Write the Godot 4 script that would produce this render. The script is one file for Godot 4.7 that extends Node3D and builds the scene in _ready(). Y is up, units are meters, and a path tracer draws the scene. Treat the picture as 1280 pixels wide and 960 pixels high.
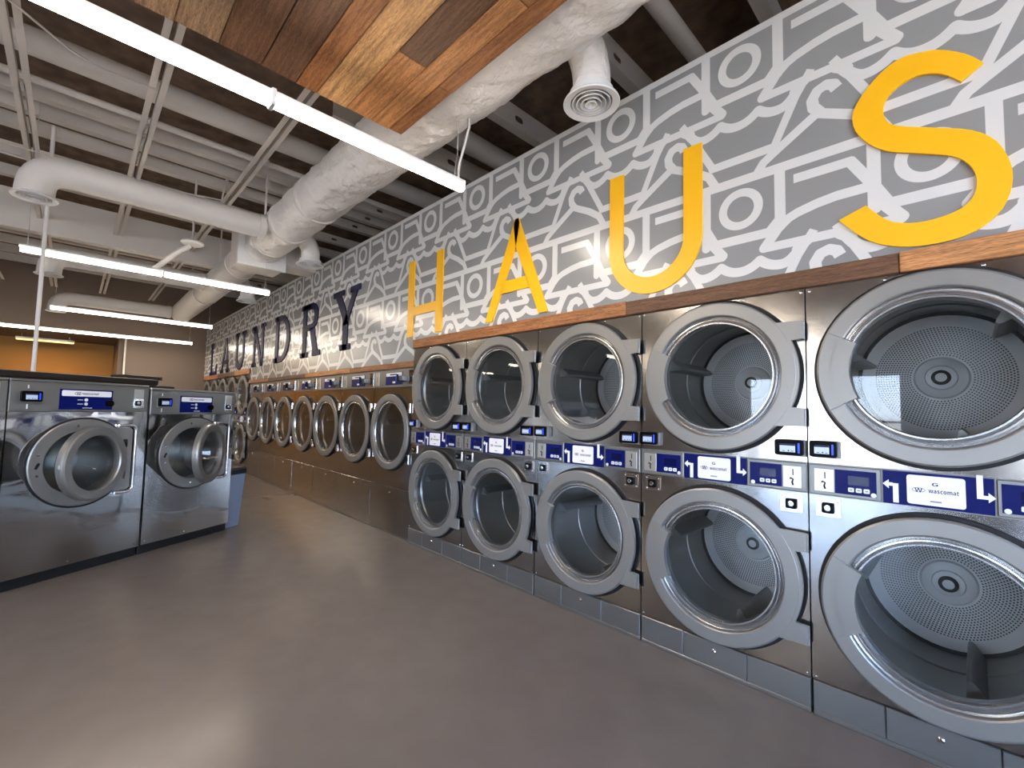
extends Node3D
# A laundromat: a wall of steel dryers under a painted mural with big letters,
# an angled island of washers, an open ceiling with white ducts and tube lights.

var mats := {}
var used_names := {}
const DRYER_X := 2.52        # front face of the dryers
const MURAL_X := 2.54        # face of the painted wall
const PITCH := 0.876         # width of one dryer
const NEAR_END := 0.324      # right-hand edge of the nearest dryer

func _ready():
	# ---------------------------------------------------------------- camera
	var cam := Camera3D.new()
	cam.name = "camera"
	cam.fov = rad_to_deg(2.0 * atan(480.0 / 561.0))
	cam.position = Vector3(0, 1.36, 0)
	cam.rotation_degrees = Vector3(3.45, -44.3, 1.24)
	cam.near = 0.05
	cam.far = 300.0
	add_child(cam)
	cam.current = true
	# ---------------------------------------------------------------- sky, sun, exposure
	var env := Environment.new()
	var sky := Sky.new()
	var psm := ProceduralSkyMaterial.new()
	psm.sky_top_color = Color(0.46, 0.64, 0.90)
	psm.sky_horizon_color = Color(0.83, 0.90, 0.96)
	psm.ground_horizon_color = Color(0.72, 0.74, 0.76)
	psm.ground_bottom_color = Color(0.5, 0.5, 0.5)
	psm.energy_multiplier = 24.0
	sky.sky_material = psm
	env.background_mode = Environment.BG_SKY
	env.sky = sky
	env.background_energy_multiplier = 1.0
	env.ambient_light_source = Environment.AMBIENT_SOURCE_SKY
	env.tonemap_mode = Environment.TONE_MAPPER_LINEAR
	env.tonemap_exposure = 1.0
	env.sdfgi_enabled = true
	env.ssao_enabled = true
	env.ssil_enabled = true
	var we := WorldEnvironment.new()
	we.name = "world_environment"
	we.environment = env
	add_child(we)
	var sun := DirectionalLight3D.new()
	sun.name = "sun"
	sun.light_color = Color(1.0, 0.95, 0.88)
	sun.light_energy = 30.0
	sun.light_angular_distance = 0.6
	sun.shadow_enabled = true
	sun.rotation_degrees = Vector3(-52, 24, 0)
	add_child(sun)

	make_materials()
	build_room()
	build_trims()
	build_ceiling()
	build_wood_cloud()
	build_ducts()
	build_lights()
	build_letters()
	build_near_dryers()
	build_single_dryers()
	build_far_dryers()
	build_washers()
	build_island_things()

# ==================================================================== naming
func numbered(called: String) -> String:
	if not used_names.has(called):
		used_names[called] = 0
		return called
	used_names[called] += 1
	return "%s_%03d" % [called, used_names[called]]

func thing(called: String, label: String, category: String, at := Vector3.ZERO, turn := 0.0, group := "") -> Node3D:
	var o := Node3D.new()
	o.name = numbered(called)
	add_child(o)
	o.position = at
	o.rotation.y = turn
	tag(o, label, category, group)
	return o

func tag(o: Node, label: String, category: String, group := ""):
	o.set_meta("label", label)
	o.set_meta("category", category)
	if group != "":
		o.set_meta("group", group)

func copy_thing(src: Node3D, at: Vector3, turn: float, label: String) -> Node3D:
	var r: Node3D = src.duplicate()
	var base_name := String(src.name)
	r.name = numbered(base_name)
	add_child(r)
	r.position = at
	r.rotation.y = turn
	r.set_meta("label", label)
	return r

func new_st() -> SurfaceTool:
	var st := SurfaceTool.new()
	st.begin(Mesh.PRIMITIVE_TRIANGLES)
	return st

func put(called: String, st: SurfaceTool, mat: Material, parent: Node) -> MeshInstance3D:
	return put_all(called, [[st, mat]], parent)

# one mesh with several surfaces
func put_all(called: String, layers: Array, parent: Node) -> MeshInstance3D:
	var am := ArrayMesh.new()
	for l in layers:
		var st: SurfaceTool = l[0]
		st.generate_normals()
		st.commit(am)
		am.surface_set_material(am.get_surface_count() - 1, l[1])
	var mi := MeshInstance3D.new()
	mi.mesh = am
	mi.name = numbered(called) if parent == self else called
	mi.cast_shadow = GeometryInstance3D.SHADOW_CASTING_SETTING_ON
	parent.add_child(mi, true)
	return mi

func again(mi: MeshInstance3D, at: Vector3, parent: Node) -> MeshInstance3D:
	var c := MeshInstance3D.new()
	c.mesh = mi.mesh
	c.name = String(mi.name).rstrip("0123456789")
	c.position = at
	parent.add_child(c, true)
	return c

func structure(called: String, st: SurfaceTool, mat: Material) -> MeshInstance3D:
	var mi := put(called, st, mat, self)
	mi.set_meta("kind", "structure")
	return mi

# ==================================================================== shapes
func tri(st: SurfaceTool, a: Vector3, b: Vector3, c: Vector3):
	st.add_vertex(a); st.add_vertex(b); st.add_vertex(c)

func quad(st: SurfaceTool, a: Vector3, b: Vector3, c: Vector3, d: Vector3):
	# a b c d counter-clockwise seen from outside; Godot wants clockwise
	tri(st, a, c, b); tri(st, a, d, c)

func flat(st: SurfaceTool):
	st.set_smooth_group(-1)

func smooth(st: SurfaceTool, g := 0):
	st.set_smooth_group(g)

# chamfered box: c centre, s size, b chamfer
func box(st: SurfaceTool, c: Vector3, s: Vector3, b := 0.0):
	flat(st)
	var h := s * 0.5
	b = minf(b, minf(h.x, minf(h.y, h.z)) * 0.9)
	if b <= 0.0:
		for ax in 3:
			for sg in [-1.0, 1.0]:
				var n := Vector3.ZERO; n[ax] = sg
				var u := Vector3.ZERO; u[(ax + 1) % 3] = 1.0
				var v := Vector3.ZERO; v[(ax + 2) % 3] = sg
				var o: Vector3 = c + n * h
				quad(st, o - u * h - v * h, o + u * h - v * h, o + u * h + v * h, o - u * h + v * h)
		return
	for ax in 3:
		for sg in [-1.0, 1.0]:
			var n := Vector3.ZERO; n[ax] = sg
			var u := Vector3.ZERO; u[(ax + 1) % 3] = 1.0
			var v := Vector3.ZERO; v[(ax + 2) % 3] = sg
			var o: Vector3 = c + n * h
			var uu := u * (h[(ax + 1) % 3] - b)
			var vv := v * (h[(ax + 2) % 3] - b)
			quad(st, o - uu - vv, o + uu - vv, o + uu + vv, o - uu + vv)
	for ax in 3:   # edges
		var a1 := (ax + 1) % 3
		var a2 := (ax + 2) % 3
		for s1 in [-1.0, 1.0]:
			for s2 in [-1.0, 1.0]:
				var p := Vector3.ZERO; p[a1] = s1 * h[a1]; p[a2] = s2 * (h[a2] - b)
				var q := Vector3.ZERO; q[a1] = s1 * (h[a1] - b); q[a2] = s2 * h[a2]
				var l := Vector3.ZERO; l[ax] = h[ax] - b
				if s1 * s2 > 0:
					quad(st, c + p - l, c + q - l, c + q + l, c + p + l)
					# orientation kept simple; both sides are drawn
				else:
					quad(st, c + p + l, c + q + l, c + q - l, c + p - l)
	for sx in [-1.0, 1.0]:
		for sy in [-1.0, 1.0]:
			for sz in [-1.0, 1.0]:
				var p0 := c + Vector3(sx * h.x, sy * (h.y - b), sz * (h.z - b))
				var p1 := c + Vector3(sx * (h.x - b), sy * h.y, sz * (h.z - b))
				var p2 := c + Vector3(sx * (h.x - b), sy * (h.y - b), sz * h.z)
				if sx * sy * sz > 0:
					tri(st, p0, p2, p1)
				else:
					tri(st, p0, p1, p2)

func boxb(st: SurfaceTool, lo: Vector3, hi: Vector3, b := 0.0):
	box(st, (lo + hi) * 0.5, hi - lo, b)

# lathe round the local z axis at centre c: profile of (r, z)
func lathe(st: SurfaceTool, c: Vector3, prof: Array, n := 48, a0 := 0.0, a1 := TAU, basis := Basis.IDENTITY):
	for k in prof.size() - 1:
		var p: Vector2 = prof[k]
		var q: Vector2 = prof[k + 1]
		smooth(st, k + 1)
		for i in n:
			var t0 := a0 + (a1 - a0) * i / n
			var t1 := a0 + (a1 - a0) * (i + 1) / n
			var A := c + basis * Vector3(cos(t0) * p.x, sin(t0) * p.x, p.y)
			var B := c + basis * Vector3(cos(t1) * p.x, sin(t1) * p.x, p.y)
			var C := c + basis * Vector3(cos(t1) * q.x, sin(t1) * q.x, q.y)
			var D := c + basis * Vector3(cos(t0) * q.x, sin(t0) * q.x, q.y)
			if p.x > 1e-6:
				tri(st, A, C, B)
			if q.x > 1e-6:
				tri(st, A, D, C)
	flat(st)

# extrude a polygon (x, y) from z0 to z1
func extrude(st: SurfaceTool, poly: PackedVector2Array, z0: float, z1: float, xf := Transform3D.IDENTITY):
	flat(st)
	if Geometry2D.is_polygon_clockwise(poly):
		poly = poly.duplicate()
		poly.reverse()
	var idx := Geometry2D.triangulate_polygon(poly)
	for i in range(0, idx.size(), 3):
		var a := poly[idx[i]]; var b := poly[idx[i + 1]]; var c := poly[idx[i + 2]]
		if (b - a).cross(c - a) < 0.0:
			var t := b; b = c; c = t
		tri(st, xf * Vector3(a.x, a.y, z1), xf * Vector3(c.x, c.y, z1), xf * Vector3(b.x, b.y, z1))
		tri(st, xf * Vector3(a.x, a.y, z0), xf * Vector3(b.x, b.y, z0), xf * Vector3(c.x, c.y, z0))
	for i in poly.size():
		var a := poly[i]; var b := poly[(i + 1) % poly.size()]
		quad(st, xf * Vector3(a.x, a.y, z0), xf * Vector3(b.x, b.y, z0), xf * Vector3(b.x, b.y, z1), xf * Vector3(a.x, a.y, z1))

# plate x0..x1, y0..y1 with a round hole
func plate_hole(st: SurfaceTool, x0: float, x1: float, y0: float, y1: float, c: Vector2, r: float, z0: float, z1: float, n := 72):
	flat(st)
	var angs := []
	for i in n:
		angs.append(-PI + TAU * i / n)
	for p in [Vector2(x0, y0), Vector2(x1, y0), Vector2(x1, y1), Vector2(x0, y1)]:
		angs.append((p - c).angle())
	angs.sort()
	var ins := []; var outs := []
	for a in angs:
		var d := Vector2(cos(a), sin(a))
		var t := 1e9
		if d.x > 1e-6: t = minf(t, (x1 - c.x) / d.x)
		if d.x < -1e-6: t = minf(t, (x0 - c.x) / d.x)
		if d.y > 1e-6: t = minf(t, (y1 - c.y) / d.y)
		if d.y < -1e-6: t = minf(t, (y0 - c.y) / d.y)
		ins.append(c + d * r); outs.append(c + d * t)
	for i in angs.size():
		var j := (i + 1) % angs.size()
		var a: Vector2 = ins[i]; var b: Vector2 = ins[j]; var p: Vector2 = outs[i]; var q: Vector2 = outs[j]
		quad(st, Vector3(a.x, a.y, z1), Vector3(p.x, p.y, z1), Vector3(q.x, q.y, z1), Vector3(b.x, b.y, z1))
		quad(st, Vector3(p.x, p.y, z0), Vector3(q.x, q.y, z0), Vector3(q.x, q.y, z1), Vector3(p.x, p.y, z1))
		quad(st, Vector3(b.x, b.y, z0), Vector3(a.x, a.y, z0), Vector3(a.x, a.y, z1), Vector3(b.x, b.y, z1))

# tube along a path
func tube(st: SurfaceTool, path: Array, r, n := 12, caps := true):
	var rings := []
	var up := Vector3.UP
	for i in path.size():
		var d: Vector3
		if i == 0: d = path[1] - path[0]
		elif i == path.size() - 1: d = path[i] - path[i - 1]
		else: d = (path[i + 1] - path[i]).normalized() + (path[i] - path[i - 1]).normalized()
		d = d.normalized()
		if i == 0:
			up = Vector3.UP if absf(d.y) < 0.9 else Vector3.RIGHT
		var sx := up.cross(d).normalized()
		var sy := d.cross(sx).normalized()
		up = sy
		var rr: float = r[i] if r is Array else r
		var ring := []
		for k in n:
			var a := TAU * k / n
			ring.append(path[i] + sx * cos(a) * rr + sy * sin(a) * rr)
		rings.append(ring)
	smooth(st, 1)
	for i in path.size() - 1:
		for k in n:
			var k2 := (k + 1) % n
			quad(st, rings[i][k], rings[i][k2], rings[i + 1][k2], rings[i + 1][k])
	flat(st)
	if caps:
		for k in range(1, n - 1):
			tri(st, rings[0][0], rings[0][k], rings[0][k + 1])
			var e: Array = rings[-1]
			tri(st, e[0], e[k + 1], e[k])

func arc2(c: Vector2, r: float, a0: float, a1: float, n: int) -> PackedVector2Array:
	var out := PackedVector2Array()
	for i in n + 1:
		var a := deg_to_rad(a0 + (a1 - a0) * i / n)
		out.append(c + Vector2(cos(a), sin(a)) * r)
	return out

func rrect(x0: float, y0: float, x1: float, y1: float, r: float, n := 4) -> PackedVector2Array:
	var p := PackedVector2Array()
	p.append_array(arc2(Vector2(x1 - r, y1 - r), r, 0, 90, n))
	p.append_array(arc2(Vector2(x0 + r, y1 - r), r, 90, 180, n))
	p.append_array(arc2(Vector2(x0 + r, y0 + r), r, 180, 270, n))
	p.append_array(arc2(Vector2(x1 - r, y0 + r), r, 270, 360, n))
	return p

# a line of lettering, centred at (x, y) on plane z
func text_on(st: SurfaceTool, s: String, x: float, y: float, z: float, height: float, width := 0.0, bold := true):
	var tm := TextMesh.new()
	tm.text = s
	var f := SystemFont.new()
	f.font_names = PackedStringArray(["Droid Sans"])
	f.font_weight = 700 if bold else 400
	tm.font = f
	tm.font_size = 32
	tm.pixel_size = 0.01
	tm.depth = 0.0
	var bb := tm.get_aabb()
	if bb.size.y < 1e-6:
		return
	var k := height / bb.size.y
	var kx := k if width <= 0.0 else width / bb.size.x
	var c := bb.get_center()
	flat(st)
	for si in tm.get_surface_count():
		var arr := tm.surface_get_arrays(si)
		var v: PackedVector3Array = arr[Mesh.ARRAY_VERTEX]
		var idx = arr[Mesh.ARRAY_INDEX]
		if idx == null or idx.size() == 0:
			for p in v:
				st.add_vertex(Vector3(x + (p.x - c.x) * kx, y + (p.y - c.y) * k, z))
		else:
			for i in idx:
				var p := v[i]
				st.add_vertex(Vector3(x + (p.x - c.x) * kx, y + (p.y - c.y) * k, z))

# ==================================================================== materials
func mat(key: String, col: Color, rough := 0.6, metal := 0.0) -> StandardMaterial3D:
	var m := StandardMaterial3D.new()
	m.resource_name = key
	m.albedo_color = col
	m.roughness = rough
	m.metallic = metal
	m.cull_mode = BaseMaterial3D.CULL_DISABLED
	mats[key] = m
	return m

func noise(seed_: int, freq: float, oct := 4) -> FastNoiseLite:
	var n := FastNoiseLite.new()
	n.seed = seed_
	n.noise_type = FastNoiseLite.TYPE_SIMPLEX_SMOOTH
	n.frequency = freq
	n.fractal_octaves = oct
	return n

# grey noise image remapped between two levels
func noise_tex(seed_: int, freq: float, size: int, lo: float, hi: float, oct := 4) -> ImageTexture:
	var src := noise(seed_, freq, oct).get_seamless_image(size, size)
	src.convert(Image.FORMAT_L8)
	var d := src.get_data()
	for i in d.size():
		d[i] = int(255.0 * (lo + (hi - lo) * d[i] / 255.0))
	return ImageTexture.create_from_image(Image.create_from_data(size, size, false, Image.FORMAT_L8, d))

func normal_tex(seed_: int, freq: float, size: int, strength: float, oct := 3) -> ImageTexture:
	var src := noise(seed_, freq, oct).get_seamless_image(size, size)
	src.convert(Image.FORMAT_RGBA8)
	src.bump_map_to_normal_map(strength)
	return ImageTexture.create_from_image(src)

func world_planar(m: StandardMaterial3D, scale: Vector3):
	m.uv1_triplanar = true
	m.uv1_world_triplanar = true
	m.uv1_scale = scale

func make_materials():
	var m: StandardMaterial3D
	# stainless steel of the dryers: brushed, faintly wavy sheets
	var wavy := normal_tex(5, 0.006, 256, 3.0, 2)
	var streak := noise_tex(8, 0.03, 256, 0.75, 1.0)
	m = mat("dryer_steel", Color(0.66, 0.65, 0.64), 0.19, 1.0)
	m.roughness_texture = streak
	m.normal_enabled = true; m.normal_texture = wavy; m.normal_scale = 0.16
	world_planar(m, Vector3(0.7, 0.5, 0.7))
	m = mat("washer_steel", Color(0.70, 0.69, 0.68), 0.055, 1.0)
	m.normal_enabled = true; m.normal_texture = wavy; m.normal_scale = 0.5
	world_planar(m, Vector3(0.9, 0.6, 0.9))
	m = mat("satin_panel", Color(0.50, 0.50, 0.49), 0.42, 0.75)
	m.roughness_texture = streak
	world_planar(m, Vector3(1.5, 6.0, 1.5))
	mat("door_grey", Color(0.54, 0.535, 0.525), 0.38, 0.55)
	mat("bezel", Color(0.70, 0.70, 0.70), 0.25, 0.9)
	mat("chrome", Color(0.86, 0.86, 0.87), 0.08, 1.0)
	mat("seal_black", Color(0.045, 0.045, 0.06), 0.6)
	mat("dark_gap", Color(0.03, 0.03, 0.035), 0.8)
	mat("lint_steel", Color(0.56, 0.56, 0.56), 0.36, 0.9)
	mat("drum_steel", Color(0.58, 0.585, 0.58), 0.38, 0.9)
	mat("washer_drum", Color(0.56, 0.56, 0.55), 0.3, 0.9)
	mat("porthole", Color(0.54, 0.535, 0.525), 0.36, 0.6)
	mat("hub_pale", Color(0.88, 0.90, 0.91), 0.35, 0.05)
	mat("hub_dark", Color(0.07, 0.08, 0.09), 0.4)
	m = mat("perforated", Color(1, 1, 1), 0.4, 0.1)
	m.albedo_texture = perforated_texture()
	m = mat("door_glass", Color(0.10, 0.125, 0.13, 0.24), 0.015)
	m.transparency = BaseMaterial3D.TRANSPARENCY_ALPHA
	m.metallic_specular = 0.6
	m = mat("window_glass", Color(0.85, 0.92, 0.92, 0.06), 0.01)
	m.transparency = BaseMaterial3D.TRANSPARENCY_ALPHA
	m = mat("panel_blue", Color(0.012, 0.06, 0.33), 0.35)
	m.metallic_specular = 0.25
	mat("screen_dark", Color(0.03, 0.06, 0.24), 0.12)
	mat("label_white", Color(0.90, 0.90, 0.91), 0.4)
	mat("print_black", Color(0.05, 0.05, 0.06), 0.6)
	mat("print_blue", Color(0.08, 0.12, 0.30), 0.6)
	mat("button_white", Color(0.86, 0.87, 0.88), 0.4)
	mat("coin_plate", Color(0.74, 0.73, 0.71), 0.30, 0.85)
	m = mat("reader_black", Color(0.015, 0.015, 0.018), 0.4)
	m.metallic_specular = 0.2
	mat("reader_grey", Color(0.52, 0.53, 0.54), 0.4, 0.4)
	m = mat("reader_screen", Color(0.55, 0.6, 0.66), 0.2)
	m.emission_enabled = true; m.emission = Color(0.72, 0.80, 0.92); m.emission_energy_multiplier = 0.45
	m = mat("reader_led", Color(0.05, 0.1, 0.5), 0.3)
	m.emission_enabled = true; m.emission = Color(0.08, 0.25, 1.0); m.emission_energy_multiplier = 1.4
	# floor: smooth sealed grey concrete
	m = mat("floor_paint", Color(0.43, 0.402, 0.382), 0.23)
	m.metallic_specular = 0.30
	m.albedo_texture = noise_tex(21, 0.02, 512, 0.95, 1.0, 5)
	m.roughness_texture = noise_tex(22, 0.02, 256, 0.93, 1.0, 4)
	m.normal_enabled = true; m.normal_texture = normal_tex(23, 0.05, 256, 2.0, 3); m.normal_scale = 0.012
	world_planar(m, Vector3(0.35, 0.35, 0.35))
	# mural
	m = mat("mural_paint", Color(1, 1, 1), 0.25)
	m.albedo_texture = mural_texture()
	m.metallic_specular = 0.5
	mat("wall_grey", Color(0.40, 0.41, 0.41), 0.5)
	mat("wall_brown", Color(0.42, 0.365, 0.32), 0.75)
	mat("wall_ochre", Color(0.62, 0.46, 0.24), 0.75)
	mat("wall_white", Color(0.74, 0.73, 0.71), 0.8)
	m = mat("deck_dark", Color(0.56, 0.47, 0.40), 0.85)
	m.albedo_texture = noise_tex(31, 0.03, 256, 0.7, 1.0)
	world_planar(m, Vector3(0.5, 0.5, 0.5))
	mat("joist_white", Color(0.88, 0.855, 0.82), 0.6)
	m = mat("duct_wrap", Color(0.90, 0.885, 0.86), 0.34)
	m.normal_enabled = true; m.normal_texture = normal_tex(41, 0.02, 512, 8.0, 4); m.normal_scale = 0.9
	world_planar(m, Vector3(1.1, 1.1, 0.8))
	mat("duct_plain", Color(0.86, 0.84, 0.81), 0.5)
	mat("white_metal", Color(0.88, 0.88, 0.87), 0.4)
	mat("cable_white", Color(0.82, 0.80, 0.78), 0.6)
	m = mat("tube_glow", Color(1, 1, 1), 0.5)
	m.emission_enabled = true; m.emission = Color(1.0, 0.94, 0.86); m.emission_energy_multiplier = 20.0
	m = mat("warm_glow", Color(1, 0.95, 0.8), 0.5)
	m.emission_enabled = true; m.emission = Color(1.0, 0.80, 0.45); m.emission_energy_multiplier = 2.2
	mat("yellow_paint", Color(0.95, 0.71, 0.05), 0.40)
	m = mat("navy_paint", Color(0.045, 0.06, 0.22), 0.5)
	m.metallic_specular = 0.3
	mat("base_black", Color(0.025, 0.03, 0.045), 0.5)
	mat("ledge_dark", Color(0.09, 0.06, 0.05), 0.5)
	mat("bin_blue", Color(0.44, 0.48, 0.55), 0.35)
	mat("bag_black", Color(0.02, 0.02, 0.022), 0.3)
	mat("frame_metal", Color(0.78, 0.79, 0.80), 0.35, 0.6)
	m = mat("pavement", Color(0.62, 0.61, 0.59), 0.9)
	m.albedo_texture = noise_tex(51, 0.02, 256, 0.8, 1.0)
	world_planar(m, Vector3(0.2, 0.2, 0.2))
	# reclaimed planks: six tones sharing two grain maps
	var grain := [grain_texture(61), grain_texture(62)]
	var tones := [Color(0.80, 0.56, 0.35), Color(0.68, 0.45, 0.27), Color(0.88, 0.68, 0.46), Color(0.62, 0.50, 0.39), Color(0.55, 0.48, 0.42), Color(0.46, 0.32, 0.22)]
	for i in tones.size():
		m = mat("plank_%d" % i, tones[i], 0.62)
		m.albedo_texture = grain[i % 2]
		m.normal_enabled = true
		m.normal_texture = normal_tex(71, 0.03, 256, 4.0) if i == 0 else mats["plank_0"].normal_texture
		m.normal_scale = 0.4
		world_planar(m, Vector3(6.0, 6.0, 0.4))

func grain_texture(seed_: int) -> ImageTexture:
	var size := 512
	var a := noise(seed_, 0.012, 5).get_seamless_image(size, size)
	a.convert(Image.FORMAT_L8)
	var b := noise(seed_ + 10, 0.05, 3).get_seamless_image(size, size)
	b.convert(Image.FORMAT_L8)
	var da := a.get_data(); var db := b.get_data()
	var out := PackedByteArray()
	out.resize(size * size * 3)
	for i in size * size:
		var v: float = da[i] / 255.0
		var k: float = db[i] / 255.0
		var t := 0.62 + 0.42 * absf(fposmod(v * 7.0, 1.0) * 2.0 - 1.0) * 0.55 + 0.35 * (v - 0.5) + 0.25 * (k - 0.5)
		if k > 0.66:
			t *= 1.0 - minf((k - 0.66) * 3.0, 0.45)
		t = clampf(t + 0.12, 0.25, 1.0)
		out[i * 3] = int(255 * t)
		out[i * 3 + 1] = int(255 * clampf(t * (0.96 + 0.06 * v), 0, 1))
		out[i * 3 + 2] = int(255 * clampf(t * (0.90 + 0.12 * v), 0, 1))
	return ImageTexture.create_from_image(Image.create_from_data(size, size, false, Image.FORMAT_RGB8, out))

# holes punched in the back plate of a dryer drum
func perforated_texture() -> ImageTexture:
	var size := 768
	var img := Image.create(size, size, false, Image.FORMAT_RGB8)
	img.fill(Color(0.87, 0.89, 0.90))
	var ppm := size / 0.66
	var dark := Color(0.20, 0.22, 0.23)
	var rings := 14
	for k in rings:
		var r := 0.118 + 0.0107 * k
		var n := int(round(TAU * r / 0.0125))
		if k > 0:
			n = 62 + k * 5
		for i in n:
			var a := TAU * (i + 0.5 * (k % 2)) / n
			var cx := size * 0.5 + cos(a) * r * ppm
			var cy := size * 0.5 + sin(a) * r * ppm
			var hr := 4.0
			for y in range(int(cy - hr), int(cy + hr) + 2):
				for x in range(int(cx - hr), int(cx + hr) + 2):
					if Vector2(x - cx, y - cy).length() < hr:
						img.set_pixel(x, y, dark)
	return ImageTexture.create_from_image(img)

# the repeating laundry pattern painted on the wall: washer, iron, basket with water, hanger
const TILE_W := 0.7545
const TILE_H := 0.82
const TILE_U := -1.035
const TILE_Y := 2.234
func mural_texture() -> ImageTexture:
	var ppm := 900.0
	var W := int(TILE_W * ppm)
	var H := int(TILE_H * ppm)
	var cov := PackedFloat32Array()
	cov.resize(W * H)
	var lines := []     # each: width, points (u, y)
	var P := func(w: float, pts: Array, cut := 0): lines.append([w, pts, cut])   # cut: 1 square start, 2 square end
	# the washer
	P.call(.050, [Vector2(-1.30, 2.645), Vector2(-0.30, 2.645)])
	P.call(.050, [Vector2(-1.035, 2.645), Vector2(-1.035, 2.31)])
	P.call(.050, [Vector2(-1.030, 2.40), Vector2(-0.988, 2.318), Vector2(-0.712, 2.318), Vector2(-0.662, 2.375)])
	P.call(.050, [Vector2(-0.660, 2.645), Vector2(-0.660, 2.335)])
	var ring := []
	for i in 41:
		ring.append(Vector2(-0.852, 2.485) + Vector2(cos(TAU * i / 40.0), sin(TAU * i / 40.0)) * 0.091)
	P.call(.044, ring)
	# the iron
	P.call(.046, [Vector2(-0.598, 2.563), Vector2(-0.366, 2.563), Vector2(-0.285, 2.425)], 1)
	P.call(.046, [Vector2(-0.28, 2.418), Vector2(-0.42, 2.416), Vector2(-0.50, 2.405), Vector2(-0.58, 2.385), Vector2(-0.62, 2.368), Vector2(-0.660, 2.335)])
	P.call(.050, [Vector2(-0.665, 2.335), Vector2(-0.690, 2.300), Vector2(-0.735, 2.240)])
	P.call(.044, [Vector2(-0.738, 2.238), Vector2(-0.192, 2.238)])
	P.call(.050, [Vector2(-0.190, 2.245), Vector2(-0.240, 2.312)])
	# basket
	var o := 0.82
	P.call(.040, [Vector2(-0.515, 3.098), Vector2(-0.585, 2.985), Vector2(-0.683, 2.770)], 1)
	P.call(.040, [Vector2(-0.425, 3.100), Vector2(-0.375, 3.015), Vector2(-0.245, 2.770)], 1)
	P.call(.046, [Vector2(-0.683, 2.766), Vector2(-0.998, 2.766)])
	var cusp := [-1.150, -0.955, -0.758, -0.560]
	for c in 3:
		var pts := []
		for i in 13:
			var t := i / 12.0
			var x: float = cusp[c] + (cusp[c + 1] - cusp[c]) * t
			var y := 2.958 + 0.042 * pow(absf(2.0 * t - 1.0), 2.2)
			if (c == 0 and t < 0.5) or (c == 2 and t > 0.5):
				y += 0.05 * pow(absf(2.0 * t - 1.0), 2.0)
			pts.append(Vector2(x, y))
		P.call(.050, pts)
	P.call(.05, [Vector2(-0.585, 3.02), Vector2(-0.545, 3.05)])
	P.call(.05, [Vector2(-1.125, 3.02), Vector2(-1.165, 3.05)])
	# hanger
	P.call(.050, [Vector2(-0.412, 2.945), Vector2(-0.425, 2.972), Vector2(-0.455, 2.985), Vector2(-0.490, 2.972), Vector2(-0.512, 2.935), Vector2(-0.508, 2.895), Vector2(-0.485, 2.862)], 1)
	P.call(.046, [Vector2(-0.485, 2.862), Vector2(-0.560, 2.815), Vector2(-0.680, 2.738), Vector2(-0.735, 2.700), Vector2(-0.765, 2.655)])
	P.call(.046, [Vector2(-0.485, 2.855), Vector2(-0.351, 2.786), Vector2(-0.265, 2.725), Vector2(-0.228, 2.655)])
	for l in lines:
		var hw: float = l[0] * 0.5 * ppm
		var pts: Array = l[1]
		for i in pts.size() - 1:
			var a := Vector2((pts[i].x - TILE_U) * ppm, (TILE_Y + TILE_H - pts[i].y) * ppm)
			var b := Vector2((pts[i + 1].x - TILE_U) * ppm, (TILE_Y + TILE_H - pts[i + 1].y) * ppm)
			var ab := b - a
			var ll := maxf(ab.length_squared(), 1e-6)
			for y in range(int(minf(a.y, b.y) - hw - 2), int(maxf(a.y, b.y) + hw + 3)):
				var row := posmod(y, H) * W
				for x in range(int(minf(a.x, b.x) - hw - 2), int(maxf(a.x, b.x) + hw + 3)):
					var p := Vector2(x, y) - a
					var t := clampf(p.dot(ab) / ll, 0.0, 1.0)
					var d := hw - (p - ab * t).length()
					if i == 0 and l[2] == 1 and p.dot(ab) < 0.0:
						continue
					if d > -1.0:
						var k := row + posmod(x, W)
						cov[k] = maxf(cov[k], clampf(d + 0.5, 0.0, 1.0))
	var out := PackedByteArray()
	out.resize(W * H * 3)
	var c0 := Color(0.535, 0.540, 0.538)
	var c1 := Color(0.82, 0.82, 0.81)
	for i in W * H:
		var t := cov[i]
		out[i * 3] = int(255 * lerpf(c0.r, c1.r, t))
		out[i * 3 + 1] = int(255 * lerpf(c0.g, c1.g, t))
		out[i * 3 + 2] = int(255 * lerpf(c0.b, c1.b, t))
	return ImageTexture.create_from_image(Image.create_from_data(W, H, false, Image.FORMAT_RGB8, out))

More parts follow.
